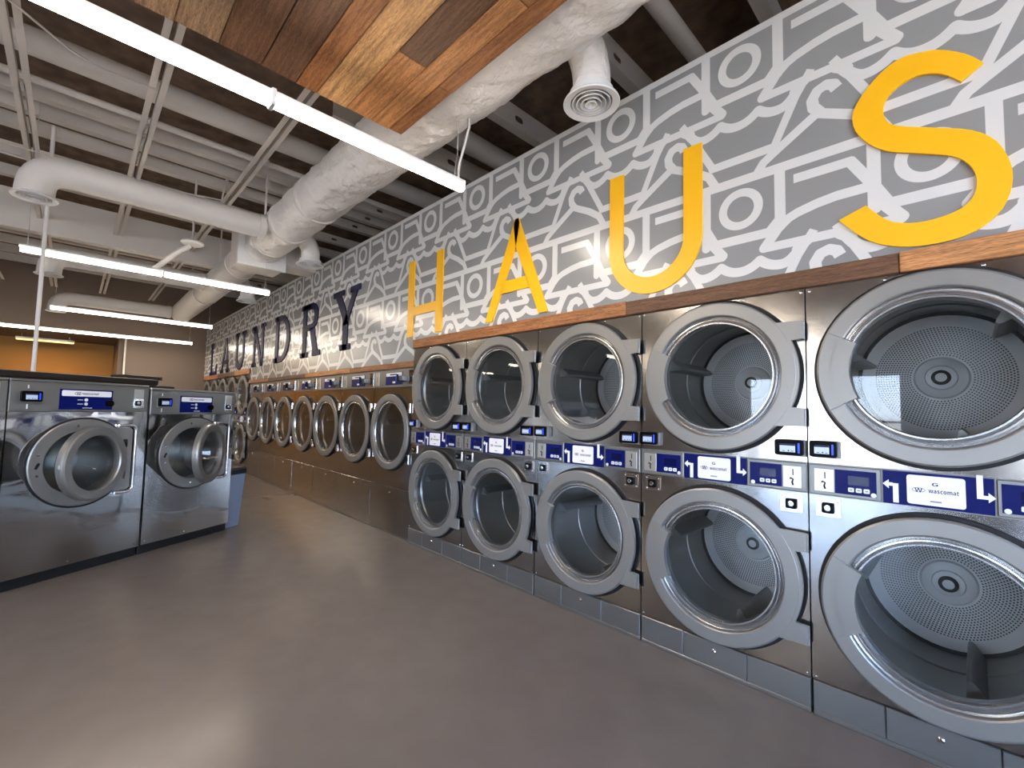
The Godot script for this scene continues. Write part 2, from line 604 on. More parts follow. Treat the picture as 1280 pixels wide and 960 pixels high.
# ==================================================================== the room
const LEFT := -8.7
const BACK := -14.75
const FRONT := 3.6
const OUT := 4.3
const DECK := 4.66
func build_room():
	var st := new_st()
	boxb(st, Vector3(LEFT - 0.15, -0.2, BACK - 2.2), Vector3(OUT, 0, FRONT + 0.15))
	structure("floor", st, mats.floor_paint)
	st = new_st()
	boxb(st, Vector3(-60, -0.26, -60), Vector3(60, -0.2, 60))
	boxb(st, Vector3(-60, -0.2, -60), Vector3(LEFT - 0.15, -0.06, 60))
	structure("ground_outside", st, mats.pavement)
	# mural wall, with UVs along the wall
	st = new_st()
	flat(st)
	for r in [[FRONT, NEAR_END + 0.002, 0.0], [NEAR_END, -4.056, 2.0], [-4.056, -10.172, 1.80], [-10.172, BACK, 2.0]]:
		mural_box(st, r[1], r[0], r[2], 3.48)
	structure("wall_right", st, mats.mural_paint)
	st = new_st()
	boxb(st, Vector3(OUT, 0, BACK - 2.2), Vector3(OUT + 0.15, DECK, FRONT + 0.15))
	structure("wall_outer", st, mats.wall_brown)
	# front wall behind the camera and left wall, both with storefront openings
	var sill := 0.12
	var head := 3.4
	var side_head := 2.45
	st = new_st()
	boxb(st, Vector3(LEFT - 0.15, 0, FRONT), Vector3(-3.6, DECK, FRONT + 0.15))
	boxb(st, Vector3(1.2, 0, FRONT), Vector3(OUT, DECK, FRONT + 0.15))
	boxb(st, Vector3(-3.6, head, FRONT), Vector3(1.2, DECK, FRONT + 0.15))
	boxb(st, Vector3(-3.6, 0, FRONT), Vector3(1.2, sill, FRONT + 0.15))
	structure("wall_front", st, mats.wall_white)
	st = new_st()
	var openings := [[-4.4, -1.12], [1.0, 3.2]]
	boxb(st, Vector3(LEFT - 0.15, 0, BACK - 2.2), Vector3(LEFT, DECK, openings[0][0]))
	boxb(st, Vector3(LEFT - 0.15, 0, openings[0][1]), Vector3(LEFT, DECK, openings[1][0]))
	boxb(st, Vector3(LEFT - 0.15, 0, openings[1][1]), Vector3(LEFT, DECK, FRONT))
	for o in openings:
		boxb(st, Vector3(LEFT - 0.15, side_head, o[0]), Vector3(LEFT, DECK, o[1]))
		boxb(st, Vector3(LEFT - 0.15, 0, o[0]), Vector3(LEFT, sill, o[1]))
	structure("wall_left", st, mats.wall_brown)
	var n_win := 0
	var spans := []
	for o in openings:
		var k := int(round((o[1] - o[0]) / 1.15))
		for i in k:
			spans.append(["left", o[0] + (o[1] - o[0]) * i / k, o[0] + (o[1] - o[0]) * (i + 1) / k])
	for i in 4:
		spans.append(["front", -3.6 + 1.2 * i, -3.6 + 1.2 * (i + 1)])
	for sp in spans:
		n_win += 1
		var a: float = sp[1]
		var b: float = sp[2]
		# frames are built along x in the front wall and turned for the left wall
		var xf := Transform3D(Basis.IDENTITY, Vector3(0, 0, FRONT + 0.07)) if sp[0] == "front" else Transform3D(Basis(Vector3(0, 0, 1), Vector3.UP, Vector3(-1, 0, 0)), Vector3(LEFT - 0.07, 0, 0))
		st = new_st()
		var hd := head if sp[0] == "front" else side_head
		var mid := 2.2 if sp[0] == "front" else 1.25
		for q in [[a, sill, a + 0.04, hd], [b - 0.04, sill, b, hd], [a + 0.04, sill, b - 0.04, sill + 0.06], [a + 0.04, hd - 0.06, b - 0.04, hd], [a + 0.04, mid, b - 0.04, mid + 0.05]]:
			boxb(st, Vector3(q[0], q[1], -0.04), Vector3(q[2], q[3], 0.04), 0.004)
		var w := structure("window_%d" % n_win, st, mats.frame_metal)
		w.transform = xf
		for q in [[sill + 0.06, mid], [mid + 0.05, hd - 0.06]]:
			st = new_st()
			boxb(st, Vector3(a + 0.04, q[0], -0.003), Vector3(b - 0.04, q[1], 0.003))
			put("pane", st, mats.window_glass, w)
	# back wall: brown, with an ochre recess on its left
	st = new_st()
	boxb(st, Vector3(0.86, 0, BACK - 0.12), Vector3(OUT, DECK, BACK))
	boxb(st, Vector3(LEFT, 2.95, BACK - 0.12), Vector3(0.86, DECK, BACK))
	boxb(st, Vector3(0.74, 0, BACK - 2.0), Vector3(0.86, 2.95, BACK - 0.12))
	boxb(st, Vector3(LEFT, 2.95, BACK - 2.0), Vector3(0.86, 3.05, BACK - 0.12))
	structure("wall_back", st, mats.wall_brown)
	st = new_st()
	boxb(st, Vector3(LEFT, 0, BACK - 2.2), Vector3(OUT, DECK, BACK - 2.0))
	structure("wall_recess", st, mats.wall_ochre)
	# strip lamp in the recess
	var lamp := thing("recess_lamp", "small warm strip lamp glowing on the ochre back wall", "lamp", Vector3(-0.55, 2.82, BACK - 0.9))
	st = new_st(); box(st, Vector3(0, 0.03, 0), Vector3(1.0, 0.05, 0.08), 0.008); put("housing", st, mats.white_metal, lamp)
	st = new_st(); box(st, Vector3(0, -0.012, 0), Vector3(0.98, 0.03, 0.06), 0.008); put("lamp_tube", st, mats.warm_glow, lamp)
	for x in [-0.4, 0.4]:
		st = new_st(); tube(st, [Vector3(x, 0.055, 0), Vector3(x, 0.15, 0)], 0.006, 6); put("hanger", st, mats.cable_white, lamp)
	area_light(lamp, Vector3(0, -0.035, 0), Vector2(0.98, 0.06), Color(1.0, 0.76, 0.42), 3.0)
	# conduit at the corner of the recess
	st = new_st()
	tube(st, [Vector3(0.86, 0, BACK + 0.02), Vector3(0.86, 2.95, BACK + 0.02)], 0.02, 8)
	var cd := put("conduit", st, mats.cable_white, self)
	tag(cd, "pale upright conduit at the edge of the ochre recess", "conduit")

func mural_box(st: SurfaceTool, za: float, zb: float, y0: float, y1: float):
	var x0 := MURAL_X
	var x1 := MURAL_X + 0.14
	var f := func(x: float, y: float, z: float):
		st.set_uv(Vector2((z - TILE_U) / TILE_W, 1.0 - (y - TILE_Y) / TILE_H))
		st.add_vertex(Vector3(x, y, z))
	var faces := [
		[[x0, y0, za], [x0, y0, zb], [x0, y1, zb], [x0, y1, za]],
		[[x1, y0, zb], [x1, y0, za], [x1, y1, za], [x1, y1, zb]],
		[[x0, y1, za], [x0, y1, zb], [x1, y1, zb], [x1, y1, za]],
		[[x0, y0, zb], [x0, y0, za], [x1, y0, za], [x1, y0, zb]],
		[[x1, y0, za], [x0, y0, za], [x0, y1, za], [x1, y1, za]],
		[[x0, y0, zb], [x1, y0, zb], [x1, y1, zb], [x0, y1, zb]]]
	for q in faces:
		for k in [0, 2, 1, 0, 3, 2]:
			f.call(q[k][0], q[k][1], q[k][2])

func build_trims():
	# boards of reclaimed wood over the dryers
	var rows := [
		[1, [-4.056, -1.53, -0.20, NEAR_END], 1.988, 2.078, 2.495],
		[2, [-10.172, -8.9, -7.1, -5.55, -4.06], 1.800, 1.865, 2.512],
		[3, [-14.55, -12.9, -11.3, -10.172], 2.0, 2.10, 2.50]]
	for r in rows:
		var st := new_st()
		boxb(st, Vector3(MURAL_X - 0.012, r[2] + 0.006, r[1][0] + 0.004), Vector3(MURAL_X - 0.001, r[3] - 0.006, r[1][-1] - 0.004))
		var t := structure("trim_%d" % r[0], st, mats.plank_5)
		for i in r[1].size() - 1:
			st = new_st()
			var dx: float = 0.004 * (i % 2)
			boxb(st, Vector3(r[4] + dx, r[2], r[1][i] + 0.001), Vector3(MURAL_X - 0.012, r[3] - 0.003 * (i % 2), r[1][i + 1] - 0.001), 0.004)
			put("board", st, mats["plank_%d" % [1, 5, 0, 1][i % 4]], t)

# ==================================================================== ceiling
func build_ceiling():
	var st := new_st()
	boxb(st, Vector3(LEFT - 0.15, DECK, BACK - 2.2), Vector3(OUT + 0.15, DECK + 0.15, FRONT + 0.15))
	var ceil := structure("ceiling", st, mats.deck_dark)
	# C-joists: short deep ones by the mural, shallower full-width ones farther in
	var runs := [[1.75, 0.26, [-0.98, -2.10, -3.32, -4.53, 0.2, 1.4, 2.6]], [LEFT, 0.15, [-6.39, -6.79, -7.25, -8.1, -8.9, -10.3, -11.1, -11.9, -12.7, -13.5, -14.3]]]
	for run in runs:
		var x0: float = run[0]
		var h: float = run[1]
		var L := OUT - x0
		st = new_st()
		var hr := h * 0.13
		var m := 3.26 - x0
		# web with a punched oval near its right end, flanges above and below
		var left := PackedVector2Array([Vector2(0, 0), Vector2(m, 0), Vector2(m, h * 0.5 - hr)])
		left.append_array(flip(arc2(Vector2(m - 0.03, h * 0.5), hr, 90, 270, 6)))
		left.append_array(PackedVector2Array([Vector2(m, h * 0.5 + hr), Vector2(m, h), Vector2(0, h)]))
		extrude(st, left, -0.004, 0.004)
		var right := PackedVector2Array([Vector2(L, h), Vector2(m, h), Vector2(m, h * 0.5 + hr)])
		right.append_array(flip(arc2(Vector2(m + 0.03, h * 0.5), hr, -90, 90, 6)))
		right.append_array(PackedVector2Array([Vector2(m, h * 0.5 - hr), Vector2(m, 0), Vector2(L, 0)]))
		extrude(st, right, -0.004, 0.004)
		boxb(st, Vector3(0, 0, -0.07), Vector3(L, 0.008, 0.03))
		boxb(st, Vector3(0, h - 0.008, -0.07), Vector3(L, h, 0.0))
		var first := put("joist", st, mats.joist_white, ceil)
		first.position = Vector3(x0, 4.36, run[2][0])
		for k in range(1, run[2].size()):
			again(first, Vector3(x0, 4.36, run[2][k]), ceil)
	# a deeper girder across, and the paired-angle beams that run down the room
	st = new_st()
	boxb(st, Vector3(LEFT, 3.80, -9.55), Vector3(OUT, 4.36, -9.38), 0.006)
	put("girder", st, mats.joist_white, ceil)
	for x in [-2.1, -1.28, -0.46, 0.36, 1.29]:
		st = new_st()
		for s in [-1.0, 1.0]:
			boxb(st, Vector3(x + s * 0.014 - (0.045 if s < 0 else 0.0), 4.0, -9.38), Vector3(x + s * 0.014 + (0.045 if s > 0 else 0.0), 4.007, 2.4))
			boxb(st, Vector3(x + s * 0.014 - (0.006 if s < 0 else 0.0), 4.0, -9.38), Vector3(x + s * 0.014 + (0.006 if s > 0 else 0.0), 4.05, 2.4))
			boxb(st, Vector3(x + s * 0.014 - (0.045 if s < 0 else 0.0), 4.0, BACK), Vector3(x + s * 0.014 + (0.045 if s > 0 else 0.0), 4.007, -9.55))
			boxb(st, Vector3(x + s * 0.014 - (0.006 if s < 0 else 0.0), 4.0, BACK), Vector3(x + s * 0.014 + (0.006 if s > 0 else 0.0), 4.05, -9.55))
		var b := put("beam", st, mats.joist_white, ceil)
		# hanging struts from joist to beam
		st = new_st()
		for z in [-12.7, -11.1, -8.1, -6.79]:
			tube(st, [Vector3(x, 4.03, z - 0.35), Vector3(x, 4.37, z - 0.03)], 0.011, 6)
			tube(st, [Vector3(x, 4.03, z + 0.30), Vector3(x, 4.37, z - 0.03)], 0.011, 6)
		put("strut", st, mats.joist_white, b)
	# pipes across the room between the joists
	var pipe_rows := [[-5.55, 4.44, 0.115, "thick white insulated pipe crossing above the roof beams"], [-4.0, 4.46, 0.12, "white insulated pipe running to the mural wall beside the main duct"], [-6.0, 4.34, 0.035, "thin white pipe crossing under the joists"], [-1.55, 4.40, 0.07, "white pipe crossing above the mural beside the round vent"]]
	for p in pipe_rows:
		st = new_st()
		tube(st, [Vector3(LEFT if p[0] < -5.0 else 1.7, p[1], p[0]), Vector3(OUT, p[1], p[0])], p[2], 20)
		var o := put("ceiling_pipe", st, mats.duct_plain, self)
		tag(o, p[3], "pipe")
	# cables slung between the beams
	var cables := [
		[Vector3(-2.5, 3.97, -6.6), Vector3(-0.4, 3.95, -6.75), Vector3(0.4, 3.94, -6.8), Vector3(1.25, 3.96, -6.6)],
		[Vector3(-2.5, 3.98, -6.9), Vector3(-0.4, 3.93, -7.0), Vector3(0.4, 3.95, -6.9), Vector3(1.25, 3.97, -6.7)],
		[Vector3(-0.6, 4.0, -4.3), Vector3(0.0, 3.86, -4.5), Vector3(0.36, 3.98, -4.7)]]
	var cl := ["slack white cable slung under the beams above the branch duct", "second slack cable drooping under the beams above the branch duct", "short drooping cable by the longest tube light"]
	for i in cables.size():
		st = new_st()
		var pts := []
		var cv := Curve3D.new()
		for k in cables[i].size():
			var q: Vector3 = cables[i][k]
			var d := Vector3(0.2, 0, 0)
			cv.add_point(q, -d, d)
		for t in 17:
			pts.append(cv.sample_baked(cv.get_baked_length() * t / 16.0))
		tube(st, pts, 0.008, 6)
		var o := put("ceiling_cable", st, mats.cable_white, self)
		tag(o, cl[i], "cable")

func flip(p: PackedVector2Array) -> PackedVector2Array:
	var q := p.duplicate()
	q.reverse()
	return q

# ==================================================================== hanging wood ceiling
func build_wood_cloud():
	var rng := RandomNumberGenerator.new()
	rng.seed = 17
	var cloud := thing("wood_ceiling_panel", "hanging ceiling panel of mixed reclaimed brown planks", "ceiling panel", Vector3(0, 3.3, 0))
	var st := new_st()
	boxb(st, Vector3(-2.6, 0.022, -2.77), Vector3(1.555, 0.06, 2.2), 0.004)
	put("backing", st, mats.plank_5, cloud)
	var x := 1.56
	var row := 0
	while x > -2.5:
		var w := rng.randf_range(0.12, 0.21)
		if row == 0:
			w = 0.10
		var z := -2.78
		var k := rng.randi_range(0, 5)
		while z < 2.2:
			var l := rng.randf_range(0.3, 1.5)
			if z + l > 1.8:
				l = 2.2 - z
			st = new_st()
			var dy := rng.randf_range(0.0, 0.008)
			boxb(st, Vector3(x - w + 0.002, -dy, z + 0.0015), Vector3(x - 0.002, 0.022, z + l - 0.0015), 0.004)
			var tone: int = [0, 1, 2, 3, 4, 1, 2, 0, 5, 3][rng.randi_range(0, 9)]
			if row == 0:
				tone = 1
			put("plank", st, mats["plank_%d" % tone], cloud)
			z += l
		x -= w
		row += 1
	for p in [Vector2(1.3, -2.4), Vector2(-0.46, -2.4), Vector2(1.3, 1.2), Vector2(-0.46, 1.2), Vector2(-2.1, -2.4), Vector2(-2.1, 1.2)]:
		st = new_st()
		tube(st, [Vector3(p.x, 0.06, p.y), Vector3(p.x, 0.71, p.y)], 0.006, 6)
		put("hanger_rod", st, mats.cable_white, cloud)

# ==================================================================== ducts
func diffuser(parent: Node, at: Vector3, r: float):
	# round ceiling diffuser: a dished rim and concentric cones, facing down
	var b := Basis(Vector3.RIGHT, deg_to_rad(90))   # local z -> down
	var st := new_st()
	lathe(st, at, [Vector2(r * 0.78, -0.06), Vector2(r * 0.80, -0.02), Vector2(r * 0.98, 0.0), Vector2(r, 0.008), Vector2(r * 0.97, 0.014), Vector2(r * 0.74, 0.004), Vector2(r * 0.70, -0.03)], 32, 0, TAU, b)
	var d := put("diffuser", st, mats.white_metal, parent)
	for k in 4:
		st = new_st()
		var q := r * (0.69 - 0.155 * k)
		lathe(st, at, [Vector2(q, 0.006 + 0.004 * k), Vector2(q - 0.018, -0.028 + 0.004 * k), Vector2(q - 0.024, -0.026 + 0.004 * k), Vector2(q - 0.006, 0.008 + 0.004 * k), Vector2(q, 0.006 + 0.004 * k)], 28, 0, TAU, b)
		put("cone_ring", st, mats.white_metal, d)
	st = new_st()
	box(st, at + Vector3(0, 0.012, 0), Vector3(r * 1.4, 0.006, 0.008))
	put("cross_bar", st, mats.white_metal, d)

func bend(a: Vector3, b: Vector3, c: Vector3, r: float, n := 8) -> Array:
	# points from a round the corner b to c
	var d0 := (a - b).normalized()
	var d1 := (c - b).normalized()
	var p0 := b + d0 * r
	var p1 := b + d1 * r
	var out := [a]
	for i in n + 1:
		var t := float(i) / n
		out.append(p0.lerp(b, t).lerp(b.lerp(p1, t), t))
	out.append(c)
	return out

# foil-wrapped duct with crumpled skin: real bumps in the surface
func wrapped(st: SurfaceTool, a: Vector3, b: Vector3, r: float, seed_: int, amp: float, n := 72):
	var nz := noise(seed_, 1.0, 2)
	var n2 := noise(seed_ + 7, 1.0, 3)
	var L := (b - a).length()
	var steps := int(L / 0.035)
	var d := (b - a) / L
	var sx := Vector3.UP.cross(d).normalized()
	var sy := d.cross(sx)
	smooth(st, 1)
	var grid := []
	for i in steps + 1:
		var p := a + d * (L * i / steps)
		var ringp := []
		for k in n + 1:
			var t := TAU * (k % n) / n
			var nrm := sx * cos(t) + sy * sin(t)
			var q := p + nrm * r
			var ridge := absf(nz.get_noise_3d(q.x * 3.0, q.y * 3.0, q.z * 2.4))
			var fold := absf(n2.get_noise_3d(q.x * 9.0 + q.z * 3.0, q.y * 9.0, q.z * 5.0))
			var band := 0.006 * pow(absf(sin(p.z * 2.6)), 12.0)
			ringp.append(q + nrm * (amp * (0.5 - 1.6 * ridge) + 0.010 * (0.5 - 2.0 * fold) - band))
		grid.append(ringp)
	for i in steps:
		for k in n:
			quad(st, grid[i][k], grid[i][k + 1], grid[i + 1][k + 1], grid[i + 1][k])
	flat(st)

func build_ducts():
	var cx := 1.78
	var cy := 3.60
	var duct := thing("main_duct", "big white foil-wrapped round air duct running along the room", "duct", Vector3.ZERO)
	var st := new_st()
	wrapped(st, Vector3(cx, cy, 2.6), Vector3(cx, cy, -6.85), 0.245, 3, 0.020)
	put("wrapped_section", st, mats.duct_wrap, duct)
	st = new_st()
	lathe(st, Vector3(cx, cy, 2.6), [Vector2(0.25, 0), Vector2(0.001, 0.01)], 32)
	put("end_cap", st, mats.duct_plain, duct)
	for z in [-4.9, -5.75, -6.5]:
		st = new_st()
		lathe(st, Vector3(cx, cy, z), [Vector2(0.24, -0.03), Vector2(0.259, -0.025), Vector2(0.259, 0.025), Vector2(0.24, 0.03)], 32)
		put("band", st, mats.duct_plain, duct)
	# square transition plate and box, then the narrower run
	st = new_st()
	box(st, Vector3(cx, cy - 0.02, -6.88), Vector3(0.62, 0.60, 0.05), 0.006)
	put("transition_plate", st, mats.white_metal, duct)
	st = new_st()
	boxb(st, Vector3(cx - 0.29, cy - 0.30, -7.35), Vector3(cx + 0.29, cy + 0.26, -6.9), 0.01)
	put("transition_box", st, mats.duct_plain, duct)
	st = new_st()
	tube(st, [Vector3(cx, cy - 0.02, -7.3), Vector3(cx, cy - 0.02, -13.5)], 0.225, 28)
	put("narrow_section", st, mats.duct_plain, duct)
	for z in [-8.0, -9.2, -10.6]:
		st = new_st()
		lathe(st, Vector3(cx, cy - 0.02, z), [Vector2(0.22, -0.02), Vector2(0.234, -0.016), Vector2(0.234, 0.016), Vector2(0.22, 0.02)], 28)
		put("band", st, mats.duct_plain, duct)
	# short drops towards the mural, each ending in a round diffuser
	for z in [-1.58, -6.15, -9.2]:
		st = new_st()
		var yb := 3.27
		var lab: String = {-1.58: "short duct elbow with round vent above the yellow U", -6.15: "short duct elbow with round vent before the square duct plate", -9.2: "small duct elbow with round vent beyond the square duct plate"}[z]
		var dk := thing("duct_drop", lab, "duct", Vector3(2.17, yb, z), 0.0, "duct elbows towards the mural")
		tube(st, bend(Vector3(cx + 0.225 - 2.17, cy + 0.02 - yb, 0), Vector3(0, cy - 0.02 - yb, 0), Vector3(0, 0, 0), 0.2, 8), 0.115, 24, false)
		put("elbow", st, mats.duct_wrap, dk)
		diffuser(dk, Vector3(0, -0.01, 0), 0.172)
	# long branches to the left
	for z in [-5.95, -9.45, -13.2]:
		st = new_st()
		var xe := -0.36
		var y := 3.52
		var x0 := cx - 0.235
		var lab: String = {-5.95: "long white branch duct ending in a vent beside the white pole", -9.45: "white branch duct beyond the pole, half hidden by a tube light", -13.2: "white branch duct in front of the back wall"}[z]
		var dk := thing("branch_duct", lab, "duct", Vector3(xe, 3.24, z), 0.0, "branch ducts across the room")
		tube(st, bend(Vector3(x0 - xe, y - 3.24, 0), Vector3(0, y - 3.24, 0), Vector3(0, 0, 0), 0.24, 8), 0.135, 24, false)
		put("pipe", st, mats.duct_plain, dk)
		if true:
			st = new_st()
			tube(st, [Vector3(cx - 0.31 - xe, y - 3.24, 0), Vector3(cx - 0.245 - xe, y - 3.24, 0)], 0.147, 24)
			put("collar", st, mats.duct_plain, dk)
		diffuser(dk, Vector3(0, -0.015, 0), 0.16)
	# rectangular side box beyond the plate
	st = new_st()
	boxb(st, Vector3(cx + 0.312, 3.40, -7.3), Vector3(MURAL_X - 0.002, 3.72, -6.93), 0.006)
	var sb := put("duct_side_box", st, mats.duct_plain, self)
	tag(sb, "white rectangular duct box joining the square plate to the mural wall", "duct")
	# straps holding the duct up
	for z in [-0.98, -3.32, -5.95, -8.3, -10.7]:
		st = new_st()
		for s in [-0.235, 0.235]:
			boxb(st, Vector3(cx + s - 0.012, cy, z - 0.001), Vector3(cx + s + 0.012, 4.37, z + 0.001))
		put("strap", st, mats.cable_white, duct)
	# ceiling sensor on an angled arm under the left branch
	var sen := thing("ceiling_sensor", "flat white disc device on a bracket below the branch duct", "sensor", Vector3(1.02, 3.50, -7.2))
	st = new_st()
	lathe(st, Vector3(0, 0, 0), [Vector2(0.001, -0.03), Vector2(0.12, -0.02), Vector2(0.13, 0.0), Vector2(0.11, 0.02), Vector2(0.001, 0.025)], 28, 0, TAU, Basis(Vector3.RIGHT, deg_to_rad(90)))
	put("disc", st, mats.white_metal, sen)
	st = new_st()
	tube(st, [Vector3(0, 0.02, 0), Vector3(0, 0.86, 0)], 0.014, 8)
	put("stem", st, mats.cable_white, sen)
	st = new_st()
	tube(st, [Vector3(-0.02, -0.04, 0.0), Vector3(-0.12, -0.12, -0.05), Vector3(-0.42, -0.42, -0.5)], 0.035, 10)
	put("arm", st, mats.cable_white, sen)

# ==================================================================== lights
func area_light(parent: Node, at: Vector3, size: Vector2, col: Color, energy: float, upward := false):
	var l := AreaLight3D.new()
	l.name = "area_light"
	l.area_size = size
	l.light_color = col
	l.light_energy = energy
	l.shadow_enabled = true
	l.set("area_range", 30.0)
	l.rotation_degrees = Vector3(90 if upward else -90, 0, 0)
	l.position = at
	parent.add_child(l, true)

func build_lights():
	var specs := [
		[-2.42, 1.85, 1.22, 3, "long ceiling tube light beside the wooden ceiling panel"],
		[-6.67, 1.84, 1.16, 2, "hanging tube light of two lengths under the square duct plate"],
		[-10.5, 1.90, 1.13, 2, "hanging tube light of two lengths beyond the square duct plate, farther in"],
		[-13.75, 2.08, 1.08, 4, "long tube light closest to the back wall"],
		[-2.42, -2.83, 1.22, 1, "single-length tube light in line with the longest one, past the wooden panel"],
		[-2.42, -5.0, 1.22, 2, "two-length tube light near the left wall, by its windows"],
		[-6.67, -5.0, 1.22, 2, "tube light over the left side in line with the square duct plate"],
		[-10.5, -5.1, 1.10, 2, "tube light over the left side, deeper in the room"],
		[-13.75, -5.1, 1.10, 2, "tube light over the left side closest to the back wall"]]
	for s in specs:
		var n: int = s[3]
		var L: float = s[2] * n
		var o := thing("tube_light", s[4], "light", Vector3(s[1] - L, 2.88, s[0]), 0.0, "hanging tube lights")
		for i in n:
			var x0: float = s[2] * i
			var st := new_st()
			boxb(st, Vector3(x0, 0.032, -0.028), Vector3(x0 + s[2], 0.060, 0.028), 0.004)
			put("housing", st, mats.white_metal, o)
			st = new_st()
			# lens wrapping the sides and the bottom
			var prof := PackedVector2Array([Vector2(0.032, 0.032), Vector2(-0.032, 0.032)])
			for k in 9:
				var a := PI + PI * k / 8.0
				prof.append(Vector2(cos(a) * 0.034, 0.004 + sin(a) * 0.022))
			var xf := Transform3D(Basis(Vector3(0, 0, 1), Vector3(0, 1, 0), Vector3(1, 0, 0)), Vector3.ZERO)
			extrude(st, prof, x0 + 0.012, x0 + s[2] - 0.012, xf)
			put("lamp_tube", st, mats.tube_glow, o)
			if i > 0:
				st = new_st()
				box(st, Vector3(x0, 0.022, 0), Vector3(0.024, 0.086, 0.072), 0.004)
				put("coupler", st, mats.white_metal, o)
		for x in [0.06, L - 0.06]:
			var st := new_st()
			# the right-hand wire ends at the duct above, the left-hand one at the joists
			var up := 1.78 if x < 1.0 or s[1] < 0.0 else (0.49 if s[0] > -7.0 else 0.50)
			tube(st, [Vector3(x, 0.06, 0.03), Vector3(x, 0.26, 0), Vector3(x, 0.06, -0.03)], 0.003, 5)
			tube(st, [Vector3(x, 0.26, 0), Vector3(x, up, 0)], 0.003, 5)
			put("hanging_wire", st, mats.cable_white, o)
		if s[0] > -3.0:
			var st := new_st()
			tube(st, [Vector3(L - 0.05, 0.06, 0.0), Vector3(L - 0.06, 0.16, 0.03), Vector3(L - 0.01, 0.42, 0.06), Vector3(L + 0.02, 0.85, 0.0)], 0.009, 6)
			put("power_cord", st, mats.cable_white, o)
		area_light(o, Vector3(L * 0.5, -0.03, 0), Vector2(L, 0.068), Color(1.0, 0.93, 0.845), 1.7 * L)

# ==================================================================== letters on the mural
const BASE := 2.12
const TOP := 2.945
func stroke(st: SurfaceTool, pts: Array, xf: Transform3D, th: float):
	extrude(st, PackedVector2Array(pts), 0.0, th, xf)

func rect(x0: float, y0: float, x1: float, y1: float) -> Array:
	return [Vector2(x0, y0), Vector2(x1, y0), Vector2(x1, y1), Vector2(x0, y1)]

